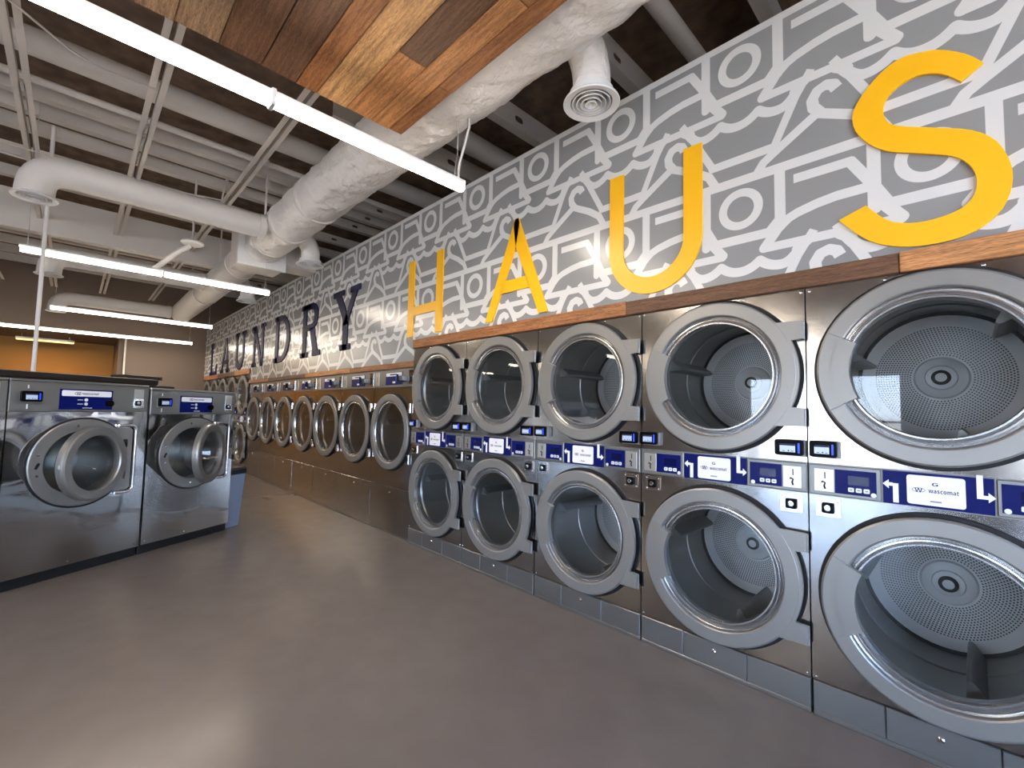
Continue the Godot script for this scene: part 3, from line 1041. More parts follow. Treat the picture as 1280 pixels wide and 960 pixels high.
func build_letters():
	# letter plane: x along +z of the room, y up, thickness towards the room
	var xf := Transform3D(Basis(Vector3(0, 0, 1), Vector3(0, 1, 0), Vector3(-1, 0, 0)), Vector3(MURAL_X, 0, 0))
	var th := 0.014
	var made := {}
	# ---- yellow
	var S := [Vector2(0.072, 2.793), Vector2(0.022, 2.859), Vector2(-0.051, 2.919), Vector2(-0.109, 2.942), Vector2(-0.171, 2.953), Vector2(-0.23, 2.932), Vector2(-0.282, 2.889), Vector2(-0.325, 2.835), Vector2(-0.348, 2.785), Vector2(-0.35, 2.731), Vector2(-0.332, 2.672), Vector2(-0.288, 2.605), Vector2(-0.244, 2.563), Vector2(-0.202, 2.535), Vector2(-0.101, 2.486), Vector2(-0.026, 2.446), Vector2(0.018, 2.398), Vector2(0.04, 2.331), Vector2(0.032, 2.263), Vector2(-0.009, 2.217), Vector2(-0.089, 2.198), Vector2(-0.168, 2.205), Vector2(-0.24, 2.241), Vector2(-0.31, 2.328), Vector2(-0.411, 2.289), Vector2(-0.341, 2.202), Vector2(-0.275, 2.143), Vector2(-0.191, 2.107), Vector2(-0.111, 2.094), Vector2(-0.017, 2.099), Vector2(0.054, 2.130), Vector2(0.106, 2.185), Vector2(0.133, 2.265), Vector2(0.132, 2.353), Vector2(0.098, 2.456), Vector2(0.031, 2.531), Vector2(-0.079, 2.591), Vector2(-0.188, 2.648), Vector2(-0.23, 2.692), Vector2(-0.24, 2.763), Vector2(-0.206, 2.819), Vector2(-0.132, 2.845), Vector2(-0.054, 2.816), Vector2(0.008, 2.748)]
	var cv := smooth_poly(S)
	var st := new_st()
	stroke(st, cv, xf, th)
	made["letter_s"] = [st, "yellow", "big yellow letter S on the grey mural"]
	st = new_st()
	var u := []
	u.append_array([Vector2(-1.676, TOP), Vector2(-1.676, 2.42)])
	for p in arc2(Vector2(-1.365, 2.42), 0.311, 180, 360, 24): u.append(p)
	u.append_array([Vector2(-1.054, TOP), Vector2(-1.164, TOP), Vector2(-1.164, 2.42)])
	for p in arc2(Vector2(-1.369, 2.42), 0.206, 360, 180, 20): u.append(p)
	u.append_array([Vector2(-1.574, TOP)])
	stroke(st, u, xf, th)
	made["letter_u"] = [st, "yellow", "yellow letter U between A and S on the mural"]
	st = new_st()
	stroke(st, [Vector2(-2.945, 2.12), Vector2(-2.852, 2.12), Vector2(-2.581, 2.708), Vector2(-2.540, 2.90), Vector2(-2.560, TOP), Vector2(-2.596, TOP)], xf, th)
	stroke(st, [Vector2(-2.222, 2.12), Vector2(-2.315, 2.12), Vector2(-2.581, 2.708), Vector2(-2.61, 2.90), Vector2(-2.590, TOP), Vector2(-2.556, TOP)], xf, th)
	stroke(st, [Vector2(-2.76, 2.342), Vector2(-2.41, 2.342), Vector2(-2.455, 2.442), Vector2(-2.71, 2.442)], xf, th)
	made["letter_a"] = [st, "yellow", "yellow letter A between H and U on the mural"]
	st = new_st()
	stroke(st, rect(-4.225, 2.12, -4.117, TOP), xf, th)
	stroke(st, rect(-3.704, 2.12, -3.598, TOP), xf, th)
	stroke(st, rect(-4.12, 2.345, -3.70, 2.440), xf, th)
	made["letter_h"] = [st, "yellow", "yellow letter H beside the navy Y on the mural"]
	# ---- navy slab letters
	var s := 0.15     # stem
	var f := 0.075    # serif height
	st = new_st()     # Y
	var x := -6.2
	stroke(st, [Vector2(x + 0.08, TOP - f), Vector2(x + 0.255, TOP - f), Vector2(x + 0.485, 2.56), Vector2(x + 0.485, 2.45), Vector2(x + 0.335, 2.45), Vector2(x + 0.335, 2.52)], xf, th)
	stroke(st, [Vector2(x + 0.74, TOP - f), Vector2(x + 0.60, TOP - f), Vector2(x + 0.36, 2.50), Vector2(x + 0.485, 2.50)], xf, th)
	stroke(st, rect(x + 0.335, BASE, x + 0.485, 2.5), xf, th)
	stroke(st, rect(x, TOP - f, x + 0.33, TOP), xf, th)
	stroke(st, rect(x + 0.53, TOP - f, x + 0.82, TOP), xf, th)
	stroke(st, rect(x + 0.25, BASE, x + 0.575, BASE + f), xf, th)
	made["letter_y"] = [st, "navy", "navy slab letter Y at the end of the blue word"]
	st = new_st()     # R
	x = -7.42
	stroke(st, rect(x + 0.08, BASE, x + 0.08 + s, TOP), xf, th)
	stroke(st, rect(x, BASE, x + 0.31, BASE + f), xf, th)
	stroke(st, rect(x, TOP - f, x + 0.4, TOP), xf, th)
	var bowl := []
	for p in arc2(Vector2(x + 0.42, 2.735), 0.21, 90, -90, 16): bowl.append(Vector2((p.x - x - 0.42) * 1.25 + x + 0.42, p.y))
	var inner := []
	for p in arc2(Vector2(x + 0.42, 2.735), 0.115, -90, 90, 14): inner.append(p)
	stroke(st, [Vector2(x + 0.2, TOP)] + bowl + [Vector2(x + 0.2, 2.525), Vector2(x + 0.2, 2.62)] + inner + [Vector2(x + 0.2, 2.85)], xf, th)
	stroke(st, [Vector2(x + 0.36, 2.56), Vector2(x + 0.53, 2.56), Vector2(x + 0.70, BASE + f), Vector2(x + 0.52, BASE + f)], xf, th)
	stroke(st, rect(x + 0.50, BASE, x + 0.80, BASE + f), xf, th)
	made["letter_r"] = [st, "navy", "navy slab letter R between D and Y"]
	st = new_st()     # D
	x = -8.75
	stroke(st, rect(x + 0.08, BASE, x + 0.08 + s, TOP), xf, th)
	var dout := []
	for p in arc2(Vector2(x + 0.34, (BASE + TOP) * 0.5), 1.0, 90, -90, 24): dout.append(Vector2(x + 0.34 + (p.x - x - 0.34) * 0.47, (BASE + TOP) * 0.5 + (p.y - (BASE + TOP) * 0.5) * (TOP - BASE) * 0.5))
	var din := []
	for p in arc2(Vector2(x + 0.34, (BASE + TOP) * 0.5), 1.0, -90, 90, 20): din.append(Vector2(x + 0.34 + (p.x - x - 0.34) * 0.32, (BASE + TOP) * 0.5 + (p.y - (BASE + TOP) * 0.5) * (TOP - BASE - 0.19) * 0.5))
	stroke(st, [Vector2(x, TOP)] + dout + [Vector2(x, BASE), Vector2(x, BASE + f), Vector2(x + 0.2, BASE + 0.095)] + din + [Vector2(x + 0.2, TOP - 0.095), Vector2(x, TOP - f)], xf, th)
	made["letter_d"] = [st, "navy", "navy slab letter D between N and R"]
	st = new_st()     # N
	x = -10.14
	stroke(st, rect(x + 0.08, BASE, x + 0.08 + 0.12, TOP), xf, th)
	stroke(st, rect(x + 0.62, BASE, x + 0.62 + 0.12, TOP), xf, th)
	stroke(st, [Vector2(x + 0.04, TOP), Vector2(x + 0.22, TOP), Vector2(x + 0.74, BASE), Vector2(x + 0.58, BASE)], xf, th)
	stroke(st, rect(x, BASE, x + 0.28, BASE + f), xf, th)
	stroke(st, rect(x, TOP - f, x + 0.2, TOP), xf, th)
	stroke(st, rect(x + 0.54, TOP - f, x + 0.82, TOP), xf, th)
	made["letter_n"] = [st, "navy", "navy slab letter N between the blue U and D"]
	st = new_st()     # U
	x = -11.5
	var uu := [Vector2(x + 0.08, TOP), Vector2(x + 0.08, 2.47)]
	for p in arc2(Vector2(x + 0.42, 2.46), 0.34, 180, 360, 20): uu.append(p)
	uu.append_array([Vector2(x + 0.76, TOP), Vector2(x + 0.63, TOP), Vector2(x + 0.63, 2.46)])
	for p in arc2(Vector2(x + 0.43, 2.46), 0.20, 360, 180, 16): uu.append(p)
	uu.append(Vector2(x + 0.23, TOP))
	stroke(st, uu, xf, th)
	stroke(st, rect(x, TOP - f, x + 0.32, TOP), xf, th)
	stroke(st, rect(x + 0.55, TOP - f, x + 0.85, TOP), xf, th)
	made["letter_u2"] = [st, "navy", "navy slab letter U between the blue A and N"]
	st = new_st()     # A
	x = -12.8
	stroke(st, [Vector2(x + 0.06, BASE), Vector2(x + 0.18, BASE), Vector2(x + 0.44, TOP - 0.12), Vector2(x + 0.46, TOP), Vector2(x + 0.36, TOP)], xf, th)
	stroke(st, [Vector2(x + 0.63, BASE), Vector2(x + 0.80, BASE), Vector2(x + 0.52, TOP), Vector2(x + 0.40, TOP), Vector2(x + 0.40, TOP - 0.1)], xf, th)
	stroke(st, rect(x + 0.20, 2.32, x + 0.66, 2.42), xf, th)
	stroke(st, rect(x - 0.02, BASE, x + 0.26, BASE + f), xf, th)
	stroke(st, rect(x + 0.55, BASE, x + 0.87, BASE + f), xf, th)
	made["letter_a2"] = [st, "navy", "navy slab letter A beside the blue L"]
	st = new_st()     # L
	x = -14.0
	stroke(st, rect(x + 0.09, BASE, x + 0.09 + s, TOP), xf, th)
	stroke(st, rect(x, TOP - f, x + 0.33, TOP), xf, th)
	stroke(st, [Vector2(x, BASE), Vector2(x + 0.76, BASE), Vector2(x + 0.76, BASE + 0.26), Vector2(x + 0.68, BASE + 0.26), Vector2(x + 0.64, BASE + f), Vector2(x, BASE + f)], xf, th)
	made["letter_l"] = [st, "navy", "navy slab letter L closest to the back wall"]
	for k in made:
		var o := put("wall_letter", made[k][0], mats.yellow_paint if made[k][1] == "yellow" else mats.navy_paint, self)
		tag(o, made[k][2], "letter", "%s letters on the mural" % made[k][1])

func smooth_poly(p: Array) -> Array:
	# Catmull-Rom through the outline, sharp at the two ends of the stroke
	var out := []
	var n := p.size()
	for i in n:
		var p0: Vector2 = p[posmod(i - 1, n)]; var p1: Vector2 = p[i]; var p2: Vector2 = p[(i + 1) % n]; var p3: Vector2 = p[(i + 2) % n]
		out.append(p1)
		if i == n - 1 or i == 23:
			continue
		if i == 0 or i == 24: p0 = p1
		if i == 22 or i == n - 2: p3 = p2
		for t in [0.333, 0.667]:
			out.append(p1.cubic_interpolate(p2, p0, p3, t))
	return out

# ==================================================================== dryers
func door_parts(parent: Node, c: Vector2, R: float, gr: float, ring_mat: Material, tab: bool, with_handle: bool, shared: Dictionary) -> MeshInstance3D:
	# c: centre in the face plane, R: outer radius, gr: glass radius
	var key := "%f_%s" % [R, tab]
	var d: MeshInstance3D
	var C := Vector3(c.x, c.y, 0)
	var st := new_st()
	var q := R - 0.072
	var gap := 0.0 if tab else 0.003
	lathe(st, Vector3.ZERO, [Vector2(q - 0.004, 0.024), Vector2(q, 0.043), Vector2(q + 0.006, 0.047), Vector2(R - 0.008, 0.047), Vector2(R, 0.042), Vector2(R, 0.027), Vector2(R - 0.03, 0.025)], 72)
	if tab:
		# hinge tab: two arms reaching the right-hand edge with an arched notch between
		var poly := PackedVector2Array()
		poly.append_array(PackedVector2Array([Vector2(0.27, 0.254), Vector2(0.424, 0.250), Vector2(0.424, 0.165), Vector2(0.374, 0.160)]))
		poly.append_array(arc2(Vector2.ZERO, 0.407, 22.5, -23.5, 14))
		poly.append_array(PackedVector2Array([Vector2(0.374, -0.165), Vector2(0.424, -0.170), Vector2(0.424, -0.255), Vector2(0.27, -0.258)]))
		poly.append_array(arc2(Vector2.ZERO, q + 0.01, -50, 50, 20))
		extrude(st, poly, 0.026, 0.0462)
	d = put("door", st, ring_mat, parent)
	d.position = C
	st = new_st()
	lathe(st, Vector3.ZERO, [Vector2(R - 0.03, 0.025), Vector2(R - 0.012, 0.025), Vector2(R - 0.010, 0.006), Vector2(R + 0.014 + gap, 0.006), Vector2(R + 0.018 + gap, 0.0005)], 72)
	put("seal", st, mats.seal_black, d)
	st = new_st()   # stepped bezel round the glass
	lathe(st, Vector3.ZERO, [Vector2(q - 0.002, 0.026), Vector2(q - 0.010, 0.022), Vector2(q - 0.016, 0.034), Vector2(q - 0.022, 0.035), Vector2(q - 0.026, 0.024), Vector2(gr + 0.010, 0.020), Vector2(gr + 0.006, 0.030), Vector2(gr, 0.030), Vector2(gr - 0.004, 0.014), Vector2(gr - 0.004, -0.02)], 72)
	put("bezel", st, mats.bezel, d)
	st = new_st()
	lathe(st, Vector3.ZERO, [Vector2(gr, 0.016), Vector2(0.0, 0.0163)], 48)
	put("glass", st, mats.door_glass, d)
	if with_handle:
		st = new_st()
		var hp := PackedVector2Array()
		hp.append_array(arc2(Vector2.ZERO, q + 0.012, 154, 206, 12))
		hp.append_array(arc2(Vector2.ZERO, gr - 0.012, 206, 154, 12))
		extrude(st, hp, 0.02, 0.0545)
		put("handle_plate", st, mats.door_grey, d)
		st = new_st()
		for a in [153.2, 206.8]:
			var e := deg_to_rad(a)
			var dir := Vector3(cos(e), sin(e), 0)
			tube(st, [dir * (gr + 0.01) + Vector3(0, 0, 0.047), dir * R * 0.995 + Vector3(0, 0, 0.0475)], 0.0018, 5)
		put("seam", st, mats.reader_grey, d)
	for y in ([0.205, -0.215] if tab else [0.26, -0.27]):   # hinge knuckles at the right-hand edge
		var hx := 0.424 if tab else 0.425
		st = new_st()
		tube(st, [Vector3(hx, y - 0.043, 0.03), Vector3(hx, y + 0.043, 0.03)], 0.0055, 8)
		if not tab:
			boxb(st, Vector3(hx - 0.045, y - 0.05, 0.01), Vector3(hx + 0.004, y + 0.05, 0.04), 0.004)
		put("hinge", st, mats.door_grey if tab else mats.chrome, d)
	return d

func drum_parts(parent: Node, c: Vector2, R: float, depth: float):
	var C := Vector3(c.x, c.y, 0)
	var st := new_st()
	lathe(st, Vector3.ZERO, [Vector2(R * 1.03, -0.01), Vector2(R * 1.03, -0.06), Vector2(R, -0.08), Vector2(R, -depth * 0.62), Vector2(R - 0.006, -depth * 0.63), Vector2(R - 0.006, -depth * 0.65), Vector2(R, -depth * 0.66), Vector2(R, -depth - 0.02)], 56)
	var d := put("drum", st, mats.drum_steel, parent)
	d.position = C
	st = new_st()   # perforated back plate with its own UVs
	smooth(st, 1)
	var n := 56
	for i in n:
		var a0 := TAU * i / n
		var a1 := TAU * (i + 1) / n
		for v in [[0.0, a0], [1.0, a1], [1.0, a0]]:
			var r: float = R * 0.955 * v[0]
			st.set_uv(Vector2(0.5 + cos(v[1]) * r / 0.66, 0.5 - sin(v[1]) * r / 0.66))
			st.add_vertex(Vector3(cos(v[1]) * r, sin(v[1]) * r, -depth))
	flat(st)
	put("back_plate", st, mats.perforated, d)
	st = new_st()
	lathe(st, Vector3.ZERO, [Vector2(R, -depth + 0.004), Vector2(R * 0.955, -depth + 0.004), Vector2(R * 0.94, -depth - 0.004)], 56)
	put("plate_rim", st, mats.hub_dark, d)
	st = new_st()
	lathe(st, Vector3.ZERO, [Vector2(0.106, -depth + 0.002), Vector2(0.098, -depth + 0.012), Vector2(0.062, -depth + 0.020), Vector2(0.058, -depth + 0.030), Vector2(0.034, -depth + 0.032)], 40)
	lathe(st, Vector3.ZERO, [Vector2(0.024, -depth + 0.044), Vector2(0.0, -depth + 0.048)], 24)
	put("hub", st, mats.hub_pale, d)
	st = new_st()
	lathe(st, Vector3.ZERO, [Vector2(0.037, -depth + 0.026), Vector2(0.037, -depth + 0.040), Vector2(0.022, -depth + 0.045)], 28)
	put("hub_ring", st, mats.hub_dark, d)
	for k in 3:
		st = new_st()
		var a := deg_to_rad(-75.0 + 120.0 * k)
		var b := Basis(Vector3(-sin(a), cos(a), 0), Vector3(-cos(a), -sin(a), 0), Vector3(0, 0, 1))
		var xf := Transform3D(b, Vector3(cos(a), sin(a), 0) * R)
		extrude(st, PackedVector2Array([Vector2(-0.036, -0.004), Vector2(0.036, -0.004), Vector2(0.013, 0.062), Vector2(0.006, 0.075), Vector2(-0.006, 0.075), Vector2(-0.013, 0.062)]), -depth + 0.012, -0.12, xf)
		put("baffle", st, mats.drum_steel, d)

func reader(parent: Node, at: Vector3, w: float, h: float, turn := 0.0, bracket := true):
	var o := new_st()
	extrude(o, rrect(-w * 0.5, -h * 0.5, w * 0.5, h * 0.5, 0.010), 0.010, 0.032)
	var r := put("card_reader", o, mats.reader_black, parent)
	r.position = at
	r.rotation.y = turn
	if bracket:
		o = new_st()
		var xf := Transform3D.IDENTITY
		extrude(o, PackedVector2Array([Vector2(-w * 0.42, -h * 0.56), Vector2(w * 0.56, -h * 0.56), Vector2(w * 0.56, h * 0.46), Vector2(-w * 0.42, h * 0.46)]), -0.012, 0.010, xf)
		put("bracket", o, mats.reader_grey, r)
	o = new_st()
	boxb(o, Vector3(-w * 0.31, -h * 0.29, 0.032), Vector3(w * 0.24, h * 0.24, 0.0335))
	var o2 := new_st()
	boxb(o2, Vector3(-w * 0.31, h * 0.12, 0.0335), Vector3(w * 0.24, h * 0.24, 0.034))
	boxb(o2, Vector3(-w * 0.22, -h * 0.24, 0.0335), Vector3(-w * 0.12, -h * 0.20, 0.034))
	boxb(o2, Vector3(-w * 0.02, -h * 0.24, 0.0335), Vector3(w * 0.03, -h * 0.16, 0.034))
	boxb(o2, Vector3(w * 0.10, -h * 0.24, 0.0335), Vector3(w * 0.19, -h * 0.20, 0.034))
	put_all("screen", [[o, mats.reader_screen], [o2, mats.print_blue]], r)
	o = new_st()
	boxb(o, Vector3(w * 0.33, -h * 0.33, 0.030), Vector3(w * 0.40, h * 0.30, 0.0345), 0.001)
	put("led_light", o, mats.reader_led, r)

func lock_square(parent: Node, at: Vector2):
	var st := new_st()
	extrude(st, rrect(-0.047, -0.040, 0.047, 0.040, 0.004), 0.0, 0.008)
	var p := put("lock_plate", st, mats.chrome, parent)
	p.position = Vector3(at.x, at.y, 0)
	st = new_st()
	extrude(st, rrect(-0.024, -0.024, 0.024, 0.024, 0.007), 0.008, 0.018)
	put("lock_ring", st, mats.reader_black, p)
	st = new_st()
	lathe(st, Vector3.ZERO, [Vector2(0.015, 0.018), Vector2(0.013, 0.026), Vector2(0.0, 0.027)], 16)
	put("lock_cylinder", st, mats.chrome, p)
	for s in [Vector2(-0.038, -0.031), Vector2(0.038, -0.031), Vector2(-0.038, 0.031), Vector2(0.038, 0.031)]:
		st = new_st()
		lathe(st, Vector3(s.x, s.y, 0), [Vector2(0.005, 0.008), Vector2(0.004, 0.011), Vector2(0.0, 0.012)], 8)
		put("screw", st, mats.bezel, p)

func arrow(st: SurfaceTool, x: float, y: float, left: bool):
	# bent arrow: stem plus horizontal arm with a head
	var s := -1.0 if left else 1.0
	var w := 0.009
	if left:   # stem from below, turning left
		boxb(st, Vector3(x - w, y - 0.068, 0.0105), Vector3(x + w, y + 0.012, 0.0112))
		boxb(st, Vector3(x - 0.022, y, 0.0105), Vector3(x - w, y + 0.014, 0.0112))
		extrude(st, PackedVector2Array([Vector2(x - 0.022, y - 0.012), Vector2(x - 0.022, y + 0.026), Vector2(x - 0.042, y + 0.007)]), 0.0105, 0.0112)
	else:      # stem from above, turning right
		boxb(st, Vector3(x - w, y - 0.028, 0.0105), Vector3(x + w, y + 0.062, 0.0112))
		boxb(st, Vector3(x + w, y - 0.028, 0.0105), Vector3(x + 0.022, y - 0.014, 0.0112))
		extrude(st, PackedVector2Array([Vector2(x + 0.022, y - 0.040), Vector2(x + 0.022, y - 0.002), Vector2(x + 0.042, y - 0.021)]), 0.0105, 0.0112)

func control_module(parent: Node, x0: float, x1: float, coin_left: bool):
	# grey frame with a coin plate and a blue display with three buttons
	var y0 := 1.005
	var y1 := 1.142
	var st := new_st()
	boxb(st, Vector3(x0, y0, 0.0), Vector3(x1, y1, 0.010), 0.003)
	var m := put("control_module", st, mats.satin_panel, parent)
	var w := x1 - x0
	var ca := x0 + (0.020 if coin_left else w - 0.097)
	st = new_st()
	boxb(st, Vector3(ca, y0 + 0.016, 0.010), Vector3(ca + 0.077, y1 - 0.018, 0.0125), 0.001)
	var st2 := new_st()
	boxb(st2, Vector3(ca + 0.040, y1 - 0.062, 0.0126), Vector3(ca + 0.045, y1 - 0.032, 0.0132))
	tube(st2, [Vector3(ca + 0.030, y0 + 0.056, 0.013), Vector3(ca + 0.033, y0 + 0.062, 0.013), Vector3(ca + 0.043, y0 + 0.056, 0.013), Vector3(ca + 0.039, y0 + 0.042, 0.013), Vector3(ca + 0.043, y0 + 0.028, 0.013)], 0.004, 6)
	put_all("coin_plate", [[st, mats.coin_plate], [st2, mats.dark_gap]], m)
	var da := x0 + (0.100 if coin_left else 0.012)
	var dw := w - 0.115
	st = new_st()
	boxb(st, Vector3(da, y0 + 0.014, 0.010), Vector3(da + dw, y1 - 0.015, 0.0122), 0.0008)
	st2 = new_st()
	boxb(st2, Vector3(da + dw * 0.33, y0 + 0.057, 0.0122), Vector3(da + dw * 0.83, y0 + 0.098, 0.0128))
	var st3 := new_st()
	lathe(st3, Vector3(da + (dw * 0.93 if coin_left else dw * 0.10), y0 + 0.022, 0), [Vector2(0.010, 0.0123), Vector2(0.008, 0.0135), Vector2(0.0, 0.0137)], 12)
	put_all("display", [[st, mats.panel_blue], [st2, mats.screen_dark], [st3, mats.button_white]], m)
	for k in 3:
		st = new_st()
		var bx := da + dw * (0.40 + 0.185 * k)
		extrude(st, rrect(bx - 0.0105, y0 + 0.027, bx + 0.0105, y0 + 0.046, 0.004), 0.0122, 0.0150)
		st2 = new_st()
		boxb(st2, Vector3(bx - 0.005, y0 + 0.034, 0.0150), Vector3(bx + 0.005, y0 + 0.039, 0.0153))
		put_all("button", [[st, mats.button_white], [st2, mats.reader_grey]], m)

func make_tower() -> Node3D:
	var t := thing("stacked_dryer", "", "dryer", Vector3.ZERO, 0.0, "stacked dryers along the mural wall")
	var W := PITCH
	var st := new_st()
	for q in [[0.004, 0.02, 0.016, 1.985], [W - 0.016, 0.02, W - 0.004, 1.985]]:
		boxb(st, Vector3(q[0], q[1], -0.95), Vector3(q[2], q[3], -0.012))
	boxb(st, Vector3(0.016, 1.975, -0.95), Vector3(W - 0.016, 1.985, -0.012))
	boxb(st, Vector3(0.016, 0.02, -0.95), Vector3(W - 0.016, 1.975, -0.94))
	boxb(st, Vector3(0.016, 0.02, -0.93), Vector3(W - 0.016, 0.03, -0.012))
	boxb(st, Vector3(0.016, 1.06, -0.93), Vector3(W - 0.016, 1.09, -0.012))
	put("cabinet", st, mats.lint_steel, t)
	var cx := 0.450
	for lv in [[1.148, 1.986, 1.573], [0.158, 1.000, 0.568]]:
		st = new_st()
		plate_hole(st, 0.003, W - 0.003, lv[0], lv[1], Vector2(cx, lv[2]), 0.355, -0.012, 0.0)
		put("front_panel", st, mats.dryer_steel, t)
		var d := door_parts(t, Vector2(cx, lv[2]), 0.400, 0.288, mats.door_grey, true, true, {})
		drum_parts(t, Vector2(cx, lv[2]), 0.335, 0.60)
	# control strip
	st = new_st()
	boxb(st, Vector3(0.003, 1.000, -0.012), Vector3(W - 0.003, 1.148, 0.0))
	put("strip_backing", st, mats.satin_panel, t)
	control_module(t, 0.006, 0.270, true)
	control_module(t, 0.610, W - 0.006, false)
	st = new_st()
	boxb(st, Vector3(0.276, 1.004, 0.0), Vector3(0.604, 1.142, 0.0104), 0.001)
	var pan := put("centre_panel", st, mats.panel_blue, t)
	st = new_st()
	arrow(st, 0.318, 1.078, true)
	put("arrow", st, mats.label_white, pan)
	st = new_st()
	arrow(st, 0.566, 1.090, false)
	put("arrow", st, mats.label_white, pan)
	st = new_st()
	extrude(st, rrect(0.354, 1.014, 0.527, 1.132, 0.010), 0.0104, 0.014)
	var ink := new_st()
	text_on(ink, "wascomat", 0.464, 1.073, 0.0143, 0.016, 0.088)
	text_on(ink, "W", 0.390, 1.073, 0.0143, 0.016, 0.024)
	var ov := []
	for i in 25:
		var a := TAU * i / 24.0
		ov.append(Vector3(0.390 + cos(a) * 0.020, 1.073 + sin(a) * 0.0085, 0.0143))
	tube(ink, ov, 0.0009, 4, false)
	text_on(ink, "G", 0.440, 1.100, 0.0143, 0.014, 0.018)
	var ink2 := new_st()
	boxb(ink2, Vector3(0.424, 1.028, 0.0140), Vector3(0.458, 1.034, 0.0143))
	put_all("name_label", [[st, mats.label_white], [ink, mats.print_blue], [ink2, mats.reader_grey]], pan)
	reader(t, Vector3(0.068, 1.216, 0.014), 0.104, 0.074)
	reader(t, Vector3(0.806, 1.214, 0.014), 0.118, 0.074)
	lock_square(t, Vector2(0.078, 0.947))
	lock_square(t, Vector2(0.806, 0.944))
	# lint drawers and kick rail
	var xs := [0.004, 0.263, 0.595, W - 0.004]
	for k in 3:
		st = new_st()
		boxb(st, Vector3(xs[k] + 0.0015, 0.022, -0.012), Vector3(xs[k + 1] - 0.0015, 0.153, 0.004), 0.003)
		var lp := put("lint_panel", st, mats.lint_steel, t)
		if k == 1:
			st = new_st()
			lathe(st, Vector3(0.431, 0.105, 0), [Vector2(0.012, 0.004), Vector2(0.012, 0.008), Vector2(0.008, 0.011), Vector2(0.0, 0.0112)], 16)
			put("lock", st, mats.chrome, lp)
	st = new_st()
	boxb(st, Vector3(0.005, 0.0, -0.03), Vector3(W - 0.005, 0.020, 0.002), 0.003)
	put("kick_rail", st, mats.lint_steel, t)
	for p in [Vector2(0.018, 1.970), Vector2(W - 0.018, 1.970), Vector2(0.30, 1.972), Vector2(0.60, 1.972), Vector2(0.018, 0.172), Vector2(W - 0.018, 0.172)]:
		st = new_st()
		lathe(st, Vector3(p.x, p.y, 0), [Vector2(0.007, 0.0), Vector2(0.005, 0.004), Vector2(0.0, 0.005)], 10)
		put("screw", st, mats.chrome, t)
	return t

var tower: Node3D
func build_near_dryers():
	tower = make_tower()
	var labels := ["stacked steel dryer below the yellow letter H", "stacked steel dryer below the yellow letter A", "stacked steel dryer just left of the yellow U", "stacked steel dryer between the yellow U and S", "stacked steel dryer below the yellow letter S"]
	for i in 5:
		var z := NEAR_END - PITCH * (5 - i)
		var at := Vector3(DRYER_X, 0, z)
		if i == 0:
			tower.position = at
			tower.rotation.y = -PI / 2
			tower.set_meta("label", labels[0])
		else:
			copy_thing(tower, at, -PI / 2, labels[i])

func build_far_dryers():
	var labels := ["far stacked dryer between the blue U and the single dryers", "far stacked dryer below the blue letter U", "far stacked dryer between the blue A and U", "far stacked dryer below the blue letter A", "far stacked dryer below the blue L by the back wall"]
	for i in 5:
		copy_thing(tower, Vector3(DRYER_X + 0.02, 0, -10.178 - PITCH * (i + 1)), -PI / 2, labels[i])

